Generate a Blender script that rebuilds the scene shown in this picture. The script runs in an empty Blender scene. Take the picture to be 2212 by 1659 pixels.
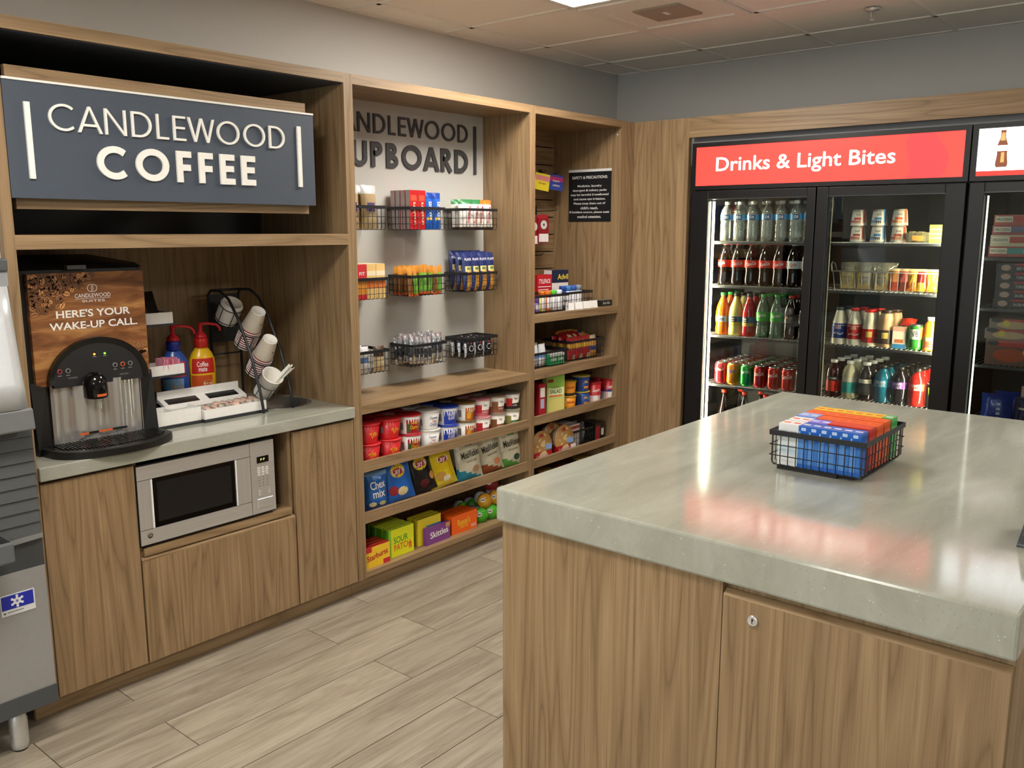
import bpy, math, random
from mathutils import Vector, Matrix
PI = math.pi
rnd = random.Random(7)
sc = bpy.context.scene
COL = sc.collection

# ------------------------------------------------------------------ camera
CAM = (-1.3479, -2.7672, 1.5378)
YAW, PITCH, FPX, IW, IH = 0.8736, -0.1724, 1905.86, 2212, 1659
cd = bpy.data.cameras.new('camera')
cd.sensor_width = 36.0
cd.lens = FPX / IW * 36.0
cd.clip_start = 0.05
cam = bpy.data.objects.new('camera', cd)
cam.location = CAM
cam.rotation_euler = (PI / 2 + PITCH, 0, -YAW)
COL.objects.link(cam)
sc.camera = cam

# ------------------------------------------------------------------ view, world
sc.view_settings.view_transform = 'Standard'
sc.view_settings.look = 'None'
sc.view_settings.exposure = 0.32
sc.view_settings.gamma = 1.0
sc.view_settings.use_curve_mapping = False
sc.cycles.max_bounces = 10
sc.cycles.diffuse_bounces = 6
sc.cycles.glossy_bounces = 4
sc.cycles.transparent_max_bounces = 16
sc.cycles.sample_clamp_indirect = 6.0
sc.cycles.caustics_reflective = False
sc.cycles.caustics_refractive = False
W = bpy.data.worlds.new('world')
W.use_nodes = True
W.node_tree.nodes['Background'].inputs[0].default_value = (0.90, 0.96, 1.0, 1)
W.node_tree.nodes['Background'].inputs[1].default_value = 2.6
sc.world = W
LAMP = 38.0         # ceiling panel strength
STRIP = 120.0       # cooler tube strength

# a point of the room from the place it takes in the picture and the plane it lies on (axis 0/1/2 = value)
_fw = Vector((math.sin(YAW) * math.cos(PITCH), math.cos(YAW) * math.cos(PITCH), math.sin(PITCH)))
_rt = Vector((math.cos(YAW), -math.sin(YAW), 0))
_up = _rt.cross(_fw)
def at(px, py, ax, val):
    d = _fw + _rt * ((px - IW / 2) / FPX) - _up * ((py - IH / 2) / FPX)
    t = (val - CAM[ax]) / d[ax]
    return Vector(CAM) + d * t
def ax_x(px, py, y): return at(px, py, 1, y).x

# ------------------------------------------------------------------ materials
def lin(h):
    h = h.lstrip('#')
    out = []
    for i in (0, 2, 4):
        c = int(h[i:i + 2], 16) / 255
        out.append(c / 12.92 if c <= 0.04045 else ((c + 0.055) / 1.055) ** 2.4)
    return (*out, 1)
MATS = {}
def base_mat(name):
    m = bpy.data.materials.new(name)
    m.use_nodes = True
    nt = m.node_tree
    return m, nt, nt.nodes['Principled BSDF']
def node(nt, t, **kw):
    n = nt.nodes.new(t)
    for k, v in kw.items():
        if isinstance(k, str) and hasattr(n, k): setattr(n, k, v)
    return n
def pos_map(nt, scale, coord='pos'):
    if coord == 'pos':
        g = node(nt, 'ShaderNodeNewGeometry'); src = g.outputs['Position']
    else:
        g = node(nt, 'ShaderNodeTexCoord'); src = g.outputs['Object']
    mp = node(nt, 'ShaderNodeMapping')
    mp.inputs['Scale'].default_value = scale
    nt.links.new(src, mp.inputs['Vector'])
    return mp.outputs['Vector']
def noise(nt, vec, scale, detail=3, rough=0.5, dist=0.0):
    n = node(nt, 'ShaderNodeTexNoise')
    n.inputs['Scale'].default_value = scale
    n.inputs['Detail'].default_value = detail
    n.inputs['Roughness'].default_value = rough
    n.inputs['Distortion'].default_value = dist
    if vec is not None: nt.links.new(vec, n.inputs['Vector'])
    return n.outputs['Fac']
def ramp(nt, fac, stops):
    r = node(nt, 'ShaderNodeValToRGB')
    e = r.color_ramp.elements
    while len(e) > 1: e.remove(e[-1])
    e[0].position, e[0].color = stops[0][0], lin(stops[0][1]) if isinstance(stops[0][1], str) else stops[0][1]
    for p, c in stops[1:]:
        x = e.new(p); x.color = lin(c) if isinstance(c, str) else c
    nt.links.new(fac, r.inputs['Fac'])
    return r.outputs['Color']
def mixc(nt, fac, a, b, mode='MIX'):
    m = node(nt, 'ShaderNodeMix', data_type='RGBA', blend_type=mode)
    for s, v in ((0, fac), (6, a), (7, b)):
        if hasattr(v, 'is_output'): nt.links.new(v, m.inputs[s])
        else: m.inputs[s].default_value = v
    return m.outputs[2]
def bump(nt, b, h, strength, dist=0.002):
    n = node(nt, 'ShaderNodeBump')
    n.inputs['Strength'].default_value = strength
    n.inputs['Distance'].default_value = dist
    nt.links.new(h, n.inputs['Height'])
    nt.links.new(n.outputs['Normal'], b.inputs['Normal'])

def pk(hexc, rough=0.4, metal=0.0, bmp=0.0, spec=0.5):
    """plain coloured stuff with a slight procedural mottling"""
    key = ('pk', hexc, rough, metal, bmp)
    if key in MATS: return MATS[key]
    m, nt, b = base_mat('paint ' + hexc)
    v = pos_map(nt, (1, 1, 1), 'obj')
    f = noise(nt, v, 60, 2)
    c = lin(hexc)
    lo = tuple(x * 0.97 for x in c[:3]) + (1,); hi = tuple(min(1, x * 1.02) for x in c[:3]) + (1,)
    nt.links.new(ramp(nt, f, [(0.3, lo), (0.7, hi)]), b.inputs['Base Color'])
    b.inputs['Roughness'].default_value = rough
    b.inputs['Metallic'].default_value = metal
    b.inputs['Specular IOR Level'].default_value = spec
    if bmp: bump(nt, b, noise(nt, v, 90, 3), bmp, 0.004)
    MATS[key] = m
    return m
def glow(hexc, s):
    key = ('glow', hexc, s)
    if key in MATS: return MATS[key]
    m, nt, b = base_mat('lit ' + hexc)
    b.inputs['Base Color'].default_value = lin(hexc)
    b.inputs['Emission Color'].default_value = lin(hexc)
    b.inputs['Emission Strength'].default_value = s
    b.inputs['Roughness'].default_value = 0.3
    MATS[key] = m
    return m
def clear(name, tint='#ffffff', base=0.04, rough=0.02, dens=0.0, dcol='#ffffff'):
    """thin clear film: see-through with a Fresnel gloss, optionally a bit of body colour"""
    key = ('clear', name)
    if key in MATS: return MATS[key]
    m = bpy.data.materials.new(name); m.use_nodes = True
    nt = m.node_tree; nt.nodes.remove(nt.nodes['Principled BSDF'])
    out = nt.nodes['Material Output']
    tr = node(nt, 'ShaderNodeBsdfTransparent'); tr.inputs[0].default_value = lin(tint)
    body = tr.outputs[0]
    if dens > 0:
        df = node(nt, 'ShaderNodeBsdfDiffuse'); df.inputs[0].default_value = lin(dcol)
        mx = node(nt, 'ShaderNodeMixShader'); mx.inputs[0].default_value = dens
        nt.links.new(body, mx.inputs[1]); nt.links.new(df.outputs[0], mx.inputs[2]); body = mx.outputs[0]
    gl = node(nt, 'ShaderNodeBsdfGlossy'); gl.inputs['Roughness'].default_value = rough
    fr = node(nt, 'ShaderNodeFresnel'); fr.inputs[0].default_value = 1.0 + base * 10
    mx = node(nt, 'ShaderNodeMixShader')
    nt.links.new(fr.outputs[0], mx.inputs[0]); nt.links.new(body, mx.inputs[1]); nt.links.new(gl.outputs[0], mx.inputs[2])
    nt.links.new(mx.outputs[0], out.inputs['Surface'])
    MATS[key] = m
    return m

def wood(name, axis, dark='#7f684b', mid='#917757', light='#a38967', rough=0.45):
    key = ('wood', name, axis)
    if key in MATS: return MATS[key]
    m, nt, b = base_mat('oak laminate %s %s' % (name, 'xyz'[axis]))
    s = [10.0, 10.0, 10.0]; s[axis] = 0.6
    v = pos_map(nt, tuple(s))
    # growth rings: contour lines of a stretched noise field give the cathedral figure
    fld = noise(nt, v, 1.0, 2, 0.45, 0.25)
    mm = node(nt, 'ShaderNodeMath', operation='MULTIPLY'); mm.inputs[1].default_value = 20.0
    nt.links.new(fld, mm.inputs[0])
    fr = node(nt, 'ShaderNodeMath', operation='PINGPONG'); fr.inputs[1].default_value = 1.0
    nt.links.new(mm.outputs[0], fr.inputs[0])
    s2 = [170.0, 170.0, 170.0]; s2[axis] = 2.0
    fine = noise(nt, pos_map(nt, tuple(s2)), 1.0, 4, 0.65)
    s3 = [22.0, 22.0, 22.0]; s3[axis] = 0.25
    band = noise(nt, pos_map(nt, tuple(s3)), 1.0, 2)
    f1 = mixc(nt, 0.72, fr.outputs[0], fine)
    f2 = mixc(nt, 0.36, f1, band)
    c = ramp(nt, f2, [(0.28, dark), (0.5, mid), (0.70, light)])
    s4 = [300.0, 300.0, 300.0]; s4[axis] = 4.0
    pores = noise(nt, pos_map(nt, tuple(s4)), 1.0, 3, 0.6)
    c = mixc(nt, 1.0, c, ramp(nt, pores, [(0.34, (0.80, 0.77, 0.73, 1)), (0.47, (1, 1, 1, 1))]), 'MULTIPLY')
    c = mixc(nt, 1.0, c, ramp(nt, fr.outputs[0], [(0.0, (0.80, 0.77, 0.72, 1)), (0.16, (0.95, 0.94, 0.92, 1)), (0.32, (1, 1, 1, 1))]), 'MULTIPLY')
    nt.links.new(c, b.inputs['Base Color'])
    b.inputs['Roughness'].default_value = rough
    bump(nt, b, fine, 0.12, 0.001)
    MATS[key] = m
    return m
OX, OY, OZ = wood('warm', 0), wood('warm', 1), wood('warm', 2)

def stone():
    m, nt, b = base_mat('grey green solid surface')
    v = pos_map(nt, (1, 1, 1))
    st = noise(nt, pos_map(nt, (1.2, 5.0, 3.0)), 2.2, 5, 0.6, 0.6)
    c = ramp(nt, st, [(0.25, '#949589'), (0.5, '#a1a296'), (0.75, '#afb0a5')])
    vo = node(nt, 'ShaderNodeTexVoronoi'); vo.inputs['Scale'].default_value = 70
    nt.links.new(v, vo.inputs['Vector'])
    sp = ramp(nt, vo.outputs['Distance'], [(0.09, (1, 1, 1, 1)), (0.16, (0, 0, 0, 1))])
    n2 = noise(nt, v, 25, 2)
    gate = ramp(nt, n2, [(0.52, (0, 0, 0, 1)), (0.6, (1, 1, 1, 1))])
    spk = mixc(nt, 1.0, sp, gate, 'MULTIPLY')
    c2 = mixc(nt, spk, c, lin('#c2c1b6'))
    vo2 = node(nt, 'ShaderNodeTexVoronoi'); vo2.inputs['Scale'].default_value = 110
    nt.links.new(v, vo2.inputs['Vector'])
    sp2 = ramp(nt, vo2.outputs['Distance'], [(0.07, (0.6, 0.6, 0.6, 1)), (0.13, (0, 0, 0, 1))])
    c3 = mixc(nt, sp2, c2, lin('#6f6c60'))
    nt.links.new(c3, b.inputs['Base Color'])
    b.inputs['Roughness'].default_value = 0.10
    b.inputs['Specular IOR Level'].default_value = 0.62
    bump(nt, b, noise(nt, v, 14, 2), 0.012, 0.002)
    return m
STONE = stone()

def floor_mat():
    m, nt, b = base_mat('grey oak floor plank')
    a = node(nt, 'ShaderNodeAttribute', attribute_name='plank')
    g = node(nt, 'ShaderNodeNewGeometry')
    add = node(nt, 'ShaderNodeVectorMath', operation='ADD')
    mul = node(nt, 'ShaderNodeVectorMath', operation='SCALE'); mul.inputs['Scale'].default_value = 37.0
    nt.links.new(a.outputs['Color'], mul.inputs[0])
    nt.links.new(g.outputs['Position'], add.inputs[0]); nt.links.new(mul.outputs[0], add.inputs[1])
    def mp(s):
        q = node(nt, 'ShaderNodeMapping'); q.inputs['Scale'].default_value = s
        nt.links.new(add.outputs[0], q.inputs['Vector']); return q.outputs['Vector']
    big = noise(nt, mp((1.3, 9, 9)), 1.6, 4, 0.6, 1.2)
    fine = noise(nt, mp((5, 120, 120)), 1.0, 4, 0.65)
    knot = noise(nt, mp((4, 14, 14)), 1.0, 3, 0.6, 1.5)
    f = mixc(nt, 0.4, big, fine)
    c = ramp(nt, f, [(0.3, '#7a7062'), (0.45, '#968c7c'), (0.56, '#a69d8d'), (0.7, '#b5ad9f')])
    kn = ramp(nt, knot, [(0.66, (0, 0, 0, 1)), (0.8, (0.55, 0.55, 0.55, 1))])
    c = mixc(nt, kn, c, lin('#6f6050'))
    tone = ramp(nt, a.outputs['Fac'], [(0, (0.86, 0.85, 0.84, 1)), (1, (1.06, 1.05, 1.03, 1))])
    c = mixc(nt, 1.0, c, tone, 'MULTIPLY')
    nt.links.new(c, b.inputs['Base Color'])
    b.inputs['Roughness'].default_value = 0.42
    bump(nt, b, fine, 0.15, 0.001)
    return m
def plaster(name, h, rough=0.85, sc_=220, st=0.12):
    m, nt, b = base_mat(name)
    v = pos_map(nt, (1, 1, 1))
    f = noise(nt, v, sc_, 3)
    c = lin(h)
    nt.links.new(ramp(nt, f, [(0.3, tuple(x * .95 for x in c[:3]) + (1,)), (0.7, c)]), b.inputs['Base Color'])
    b.inputs['Roughness'].default_value = rough
    bump(nt, b, f, st, 0.002)
    return m
def steel(name='brushed steel', axis=0, h='#dededd', rough=0.36):
    key = ('steel', name, axis)
    if key in MATS: return MATS[key]
    m, nt, b = base_mat(name)
    s = [260.0, 260.0, 260.0]; s[axis] = 3.0
    f = noise(nt, pos_map(nt, tuple(s)), 1.0, 2)
    c = lin(h)
    nt.links.new(ramp(nt, f, [(0.2, tuple(x * .85 for x in c[:3]) + (1,)), (0.8, c)]), b.inputs['Base Color'])
    b.inputs['Metallic'].default_value = 0.72
    b.inputs['Roughness'].default_value = rough
    MATS[key] = m
    return m

WALL = plaster('wall paint', '#c6c5c0')
TILE = plaster('ceiling tile', '#f6f2ec', 0.9, 130, 0.5)
GRID = pk('#eeeae2', 0.5)
BLACK = pk('#0c0c0d', 0.35)
BLKMET = pk('#26272a', 0.45, 0.3)
WHITE = pk('#eceae4', 0.4)
PAPER = pk('#f2f0ea', 0.6)
STEEL = steel(); STEELZ = steel('brushed steel upright', 2)
CHROME = steel('chrome', 0, '#e8e8e8', 0.08)
GREYPL = pk('#4c4f52', 0.5)

# ------------------------------------------------------------------ mesh building
class MB:
    def __init__(s): s.v = []; s.f = []; s.mi = []; s.m = 0; s.sm = []; s.smooth = False
    def _add(s, vs, fs):
        o = len(s.v); s.v += [tuple(p) for p in vs]
        for f in fs:
            s.f.append(tuple(o + i for i in f)); s.mi.append(s.m); s.sm.append(s.smooth)
        return s
    def box(s, x0, x1, y0, y1, z0, z1, M=None):
        if x0 > x1: x0, x1 = x1, x0
        if y0 > y1: y0, y1 = y1, y0
        if z0 > z1: z0, z1 = z1, z0
        vs = [Vector(p) for p in ((x0,y0,z0),(x1,y0,z0),(x1,y1,z0),(x0,y1,z0),(x0,y0,z1),(x1,y0,z1),(x1,y1,z1),(x0,y1,z1))]
        if M: vs = [M @ p for p in vs]
        return s._add(vs, [(3,2,1,0),(4,5,6,7),(0,1,5,4),(1,2,6,5),(2,3,7,6),(3,0,4,7)])
    def hexa(s, lo, hi):
        """eight corners: four below, four above, both counter-clockwise from above"""
        return s._add(list(lo) + list(hi), [(3,2,1,0),(4,5,6,7),(0,1,5,4),(1,2,6,5),(2,3,7,6),(3,0,4,7)])
    def lathe(s, prof, n=20, M=None, sx=1.0, sy=1.0, cap=True, a0=0.0, a1=2 * PI):
        full = abs(a1 - a0 - 2 * PI) < 1e-6
        k = n if full else n + 1
        vs = []; sm = s.smooth; s.smooth = True
        for r, z in prof:
            for i in range(k):
                a = a0 + (a1 - a0) * i / n
                p = Vector((r * math.cos(a) * sx, r * math.sin(a) * sy, z))
                vs.append(M @ p if M else p)
        fs = []
        for j in range(len(prof) - 1):
            for i in range(n):
                i2 = (i + 1) % k
                fs.append((j*k+i, j*k+i2, (j+1)*k+i2, (j+1)*k+i))
        o = len(s.v); s._add(vs, fs); s.smooth = sm
        if cap and full:
            for j, rev in ((0, True), (len(prof) - 1, False)):
                if prof[j][0] > 1e-5:
                    idx = [o + j*k + i for i in range(k)]
                    s.f.append(tuple(reversed(idx)) if rev else tuple(idx)); s.mi.append(s.m); s.sm.append(False)
        return s
    def tube(s, pts, r, n=6, closed=False):
        pts = [Vector(p) for p in pts]; N = len(pts); vs = []; sm = s.smooth; s.smooth = True
        ref = None
        for i, p in enumerate(pts):
            if closed: d = pts[(i + 1) % N] - pts[i - 1]
            else: d = pts[min(i + 1, N - 1)] - pts[max(i - 1, 0)]
            d.normalize()
            if ref is None or abs(ref.dot(d)) > 0.95:
                ref = Vector((0, 0, 1)) if abs(d.z) < 0.9 else Vector((1, 0, 0))
            a = d.cross(ref).normalized(); b = a.cross(d).normalized(); ref = b
            rr = r[i] if isinstance(r, (list, tuple)) else r
            for k in range(n):
                t = 2 * PI * k / n
                vs.append(p + a * (rr * math.cos(t)) + b * (rr * math.sin(t)))
        fs = []
        for i in range(N if closed else N - 1):
            j = (i + 1) % N
            for k in range(n):
                k2 = (k + 1) % n
                fs.append((i*n+k, i*n+k2, j*n+k2, j*n+k))
        if not closed: fs += [tuple(reversed(range(n))), tuple((N-1)*n + k for k in range(n))]
        s._add(vs, fs); s.smooth = sm
        return s
    def prism(s, poly, d0, d1, M=None, plane='xz'):
        """polygon (a,b) extruded along the third axis from d0 to d1"""
        def P(a, b, d):
            q = Vector((a, d, b)) if plane == 'xz' else (Vector((a, b, d)) if plane == 'xy' else Vector((d, a, b)))
            return M @ q if M else q
        n = len(poly)
        vs = [P(a, b, d0) for a, b in poly] + [P(a, b, d1) for a, b in poly]
        fs = [tuple(range(n)), tuple(reversed(range(n, 2*n)))] + [(i, n+i, n+(i+1) % n, (i+1) % n) for i in range(n)]
        return s._add(vs, fs)
    def stroke(s, pts, w, d0, d1, M=None, closed=False, plane='xz'):
        """a flat ribbon of width w along 2-D points, extruded"""
        n = len(pts); L = []; R = []
        for i in range(n):
            p = Vector(pts[i])
            if closed: a = Vector(pts[i-1]); b = Vector(pts[(i+1) % n])
            else: a = Vector(pts[max(i-1, 0)]); b = Vector(pts[min(i+1, n-1)])
            d1_ = (p - a); d2_ = (b - p)
            if d1_.length < 1e-9: d1_ = d2_
            if d2_.length < 1e-9: d2_ = d1_
            d1_.normalize(); d2_.normalize()
            t = d1_ + d2_
            if t.length < 1e-6: t = d1_
            t.normalize()
            nn = Vector((-t.y, t.x)); c = max(0.35, nn.dot(Vector((-d1_.y, d1_.x))))
            nn *= w / 2 / c
            L.append(p + nn); R.append(p - nn)
        def P(q, d):
            k = Vector((q.x, d, q.y)) if plane == 'xz' else Vector((q.x, q.y, d))
            return M @ k if M else k
        vs = []
        for i in range(n): vs += [P(L[i], d0), P(R[i], d0), P(L[i], d1), P(R[i], d1)]
        fs = []
        for i in range(n if closed else n - 1):
            j = (i + 1) % n; a = 4*i; b = 4*j
            fs += [(a, a+1, b+1, b), (a+2, b+2, b+3, a+3), (a, b, b+2, a+2), (a+1, a+3, b+3, b+1)]
        if not closed:
            e = 4*(n-1); fs += [(0, 2, 3, 1), (e, e+1, e+3, e+2)]
        return s._add(vs, fs)
    def mesh(s, name, mats, off=None):
        me = bpy.data.meshes.new(name)
        vs = s.v if off is None else [(a-off[0], b-off[1], c-off[2]) for a, b, c in s.v]
        me.from_pydata(vs, [], s.f)
        if not isinstance(mats, (list, tuple)): mats = [mats]
        for m in mats: me.materials.append(m)
        if len(mats) > 1: me.polygons.foreach_set('material_index', s.mi)
        me.polygons.foreach_set('use_smooth', s.sm)
        me.update()
        return me
def fixn(me):
    import bmesh
    bm = bmesh.new(); bm.from_mesh(me); bmesh.ops.recalc_face_normals(bm, faces=bm.faces); bm.to_mesh(me); bm.free()
    return me

def link(name, data, parent=None, label=None, M=None, bevel=0, seg=2):
    o = bpy.data.objects.new(name, data)
    COL.objects.link(o)
    if parent is not None: o.parent = parent
    if M is not None: o.matrix_local = M if parent is not None else M
    if label: o['label'] = label
    if bevel:
        b = o.modifiers.new('edge', 'BEVEL'); b.width = bevel; b.segments = seg; b.limit_method = 'ANGLE'; b.angle_limit = math.radians(50)
        b.harden_normals = False
    return o
def tag(o, label, cat, group=None):
    o['label'] = label; o['category'] = cat
    if group: o['group'] = group
    return o
def thing(name, label, cat, loc, group=None, rotz=0.0, M=None):
    o = bpy.data.objects.new(name, None)
    o.empty_display_size = 0.05
    COL.objects.link(o)
    if M is not None: o.matrix_world = M
    else:
        o.location = loc; o.rotation_euler = (0, 0, rotz)
    return tag(o, label, cat, group)
def part(name, mb, mat, parent, label=None, bevel=0, seg=2, fix=True):
    """mesh given in room coordinates, hung under an unrotated thing or part"""
    p = parent; off = Vector((0, 0, 0))
    while p is not None:
        off += Vector(p.location); p = p.parent
    me = mb.mesh(name, mat, off)
    if fix: fixn(me)
    return link(name, me, parent, label, None, bevel, seg)
def structure(name, mb, mat, bevel=0):
    o = link(name, fixn(mb.mesh(name, mat)), None, None, None, bevel)
    o['kind'] = 'structure'
    return o
def solo(name, mb, mat, label, cat, group=None, bevel=0, org=None):
    xs = mb.v
    if org is None:
        org = (sum(p[0] for p in xs)/len(xs), sum(p[1] for p in xs)/len(xs), min(p[2] for p in xs))
    o = link(name, fixn(mb.mesh(name, mat, org)), None, None, None, bevel)
    o.location = org
    return tag(o, label, cat, group)
def B(*a): return MB().box(*a)

# ------------------------------------------------------------------ lettering
_txt = {}
def text_data(s, bold=0.0, space=1.0, line=1.0):
    """outline of a word filled flat, fitted to a unit box centred on the origin"""
    key = (s, bold, space, line)
    if key in _txt: return _txt[key]
    c = bpy.data.curves.new('word', 'FONT'); c.body = s; c.size = 1.0; c.offset = bold; c.align_x = 'CENTER'
    c.space_character = space; c.space_line = line; c.resolution_u = 3; c.fill_mode = 'FRONT'
    o = bpy.data.objects.new('word', c)
    me = bpy.data.meshes.new_from_object(o)
    vs = [tuple(v.co) for v in me.vertices]; fs = [tuple(p.vertices) for p in me.polygons]
    x0 = min(v[0] for v in vs); x1 = max(v[0] for v in vs); y0 = min(v[1] for v in vs); y1 = max(v[1] for v in vs)
    vs = [((v[0]-x0)/(x1-x0)-.5, (v[1]-y0)/(y1-y0)-.5) for v in vs]
    bpy.data.objects.remove(o); bpy.data.curves.remove(c); bpy.data.meshes.remove(me)
    _txt[key] = (vs, fs)
    return _txt[key]
def text_mb(s, w, h, fn=None, bold=0.0, space=1.0, cx=0.0, cz=0.0, rot=0.0, slant=0.0, mb=None, line=1.0):
    """letters standing in the xz plane, facing -y, through fn(x,z)->point when curved"""
    vs, fs = text_data(s, bold, space, line)
    mb = mb or MB()
    out = []
    for x, y in vs:
        X = x * w + slant * y * h; Z = y * h
        if rot: X, Z = X*math.cos(rot)-Z*math.sin(rot), X*math.sin(rot)+Z*math.cos(rot)
        X += cx; Z += cz
        out.append(fn(X, Z) if fn else (X, 0, Z))
    mb._add(out, fs)
    return mb
def on_cyl(R, lift=0.0006, turn=0.0):
    """R may be a function of z"""
    def f(x, z):
        r = (R(z) if callable(R) else R) + lift
        a = x / r + turn
        return (r * math.sin(a), -r * math.cos(a), z)
    return f
def cyl_patch(R, z0, z1, a0, a1, lift=0.0004, n=12, nz=2, mb=None):
    """curved label; angles from the front (-y), positive to the viewer's right"""
    mb = mb or MB()
    sm = mb.smooth; mb.smooth = True
    vs = []
    for j in range(nz + 1):
        z = z0 + (z1-z0)*j/nz; r = (R(z) if callable(R) else R) + lift
        for i in range(n + 1):
            a = a0 + (a1-a0)*i/n
            vs.append((r*math.sin(a), -r*math.cos(a), z))
    k = n + 1
    mb._add(vs, [(j*k+i, j*k+i+1, (j+1)*k+i+1, (j+1)*k+i) for j in range(nz) for i in range(n)])
    mb.smooth = sm
    return mb

# ------------------------------------------------------------------ repeated goods
class Proto:
    def __init__(s): s.parts = []
    def add(s, name, mb, mat, parent=None, label=None, fix=True, bevel=0):
        me = mb.mesh(name, mat)
        if fix: fixn(me)
        s.parts.append((name, me, parent, label, bevel)); return len(s.parts) - 1
PROTOS = {}
def proto(key, fn):
    if key not in PROTOS:
        p = Proto(); fn(p); PROTOS[key] = p
    return PROTOS[key]
def place(p, name, label, cat, loc, rotz=0.0, group=None, tilt=0.0, M=None, full=True, roll=0.0):
    """a fresh copy of a kind of goods with copies of all its parts"""
    if M is None:
        M = Matrix.Translation(loc) @ Matrix.Rotation(rotz, 4, 'Z') @ Matrix.Rotation(tilt, 4, 'X') @ Matrix.Rotation(roll, 4, 'Y')
    ps = p.parts if full else p.parts[:1]
    if len(ps) == 1:
        o = link(name, ps[0][1], None, None, None, ps[0][4]); o.matrix_world = M
        return tag(o, label, cat, group)
    root = thing(name, label, cat, None, group, 0, M)
    made = []
    for (n, me, par, lab, bev) in ps:
        made.append(link(n, me, made[par] if par is not None else root, lab, None, bev))
    return root
ORD = ['first', 'second', 'third', 'fourth', 'fifth', 'sixth', 'seventh', 'eighth', 'ninth', 'tenth', 'eleventh', 'twelfth']
# ================================================================== room
X0, X1, X2, X3, X4, XC = 0.9467, 0.9908, 2.0908, 2.1342, 2.8985, 3.0341
ZT, ZTI, ZC = 2.134, 2.0972, 2.5257
YW, XW = 0.5466, 3.6747
ZCT, ZCB = 0.8276, 0.7834
NX, FX, NY = -5.2, XW, -6.2        # near wall, back wall, right wall

# floor of loose-laid planks, every second row shifted
fm = MB(); cols = []
PW = 0.1993
for k in range(-4, 41):
    y1 = -0.070 - PW * k; y0 = y1 - PW
    if y0 > 0.7 or y1 < NY: continue
    st = 0.617 if k % 2 == 0 else -0.080
    n0 = int((NX - st) / 1.016) - 1
    for n in range(n0, n0 + 14):
        xa = st + 1.016 * n; xb = xa + 1.016
        xa = max(xa, NX); xb = min(xb, FX + 0.1)
        if xb - xa < 0.05: continue
        g = 0.0016
        fm.box(xa + g, xb - g, max(y0, NY) + g, min(y1, 0.70) - g, -0.006, 0.0)
        cols.append((rnd.random(), rnd.random(), rnd.random(), 1))
np_ = len(fm.f)
fm.m = 1
fm.box(NX, FX + 0.1, NY, 0.70, -0.05, -0.0022)
me = fm.mesh('floor', [floor_mat(), pk('#55493a', 0.9)])
ca = me.color_attributes.new('plank', 'FLOAT_COLOR', 'CORNER')
vals = []
for p in me.polygons:
    c = cols[min(p.index // 6, len(cols) - 1)]
    vals += list(c) * p.loop_total
ca.data.foreach_set('color', vals)
o = link('floor', me); o['kind'] = 'structure'

# walls: the painted bulkhead over the joinery on the left and at the back
structure('wall_left', B(NX, FX + 0.1, YW, YW + 0.16, ZT, ZC + 0.05).box(NX, FX + 0.1, 0.64, YW + 0.16, 0, ZT), WALL)
structure('wall_back', B(FX, FX + 0.1, NY, 0.70, 0, ZC + 0.05), WALL)
# unseen far end of the room: glazed shopfront invented to let in daylight fill
structure('wall_right', B(NX, FX + 0.1, NY - 0.1, NY, 0, ZC + 0.05), WALL)
structure('wall_front', B(NX - 0.1, NX, NY - 0.1, 0.70, 0, 0.25).box(NX - 0.1, NX, NY - 0.1, 0.70, 2.42, ZC + 0.05).box(NX - 0.1, NX, -1.0, 0.70, 0.25, 2.42), WALL)
FILL_PANE = clear('fill window glass', '#f4f8f8', .05, .01)
for k, (y0, y1) in enumerate(((-6.2, -4.47), (-4.47, -2.73), (-2.73, -1.0))):
    f = MB()
    for (a, b_, c_, d_) in ((y0, y0 + .05, .25, 2.42), (y1 - .05, y1, .25, 2.42), (y0 + .05, y1 - .05, .25, .31), (y0 + .05, y1 - .05, 2.36, 2.42)):
        f.box(NX - .07, NX - .02, a, b_, c_, d_)
    w_ = structure('window_%d' % (k + 1), f, pk('#303236', .4))
    part('pane', B(NX - .048, NX - .042, y0 + .05, y1 - .05, .31, 2.36), FILL_PANE, w_)

structure('trim_3', B(-0.334, -0.3185, 0.03, YW, 0.6, ZC).box(NX, -0.334, YW - .02, YW, ZT, ZC), WALL)

# suspended ceiling: tile sheet over an exposed grid
GX, GY, GP = 1.4511, 0.3481, 0.6096
structure('ceiling', B(NX, FX, NY, YW, ZC + 0.006, ZC + 0.05), TILE)
g = MB()
k = int((NX - GX) / GP)
xs = [GX + GP * i for i in range(k, 8) if NX < GX + GP * i < FX]
ys = [GY - GP * j for j in range(0, 16) if NY < GY - GP * j < YW]
for x in xs: g.box(x - 0.012, x + 0.012, NY, YW, ZC, ZC + 0.0065)
for y in ys: g.box(NX, FX, y - 0.012, y + 0.012, ZC, ZC + 0.0065)
structure('trim_1', g, GRID)
a = MB().box(NX, FX, YW - 0.02, YW, ZC - 0.001, ZC + 0.005).box(FX - 0.02, FX, NY, YW, ZC - 0.001, ZC + 0.005)
structure('trim_2', a, GRID)

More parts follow.
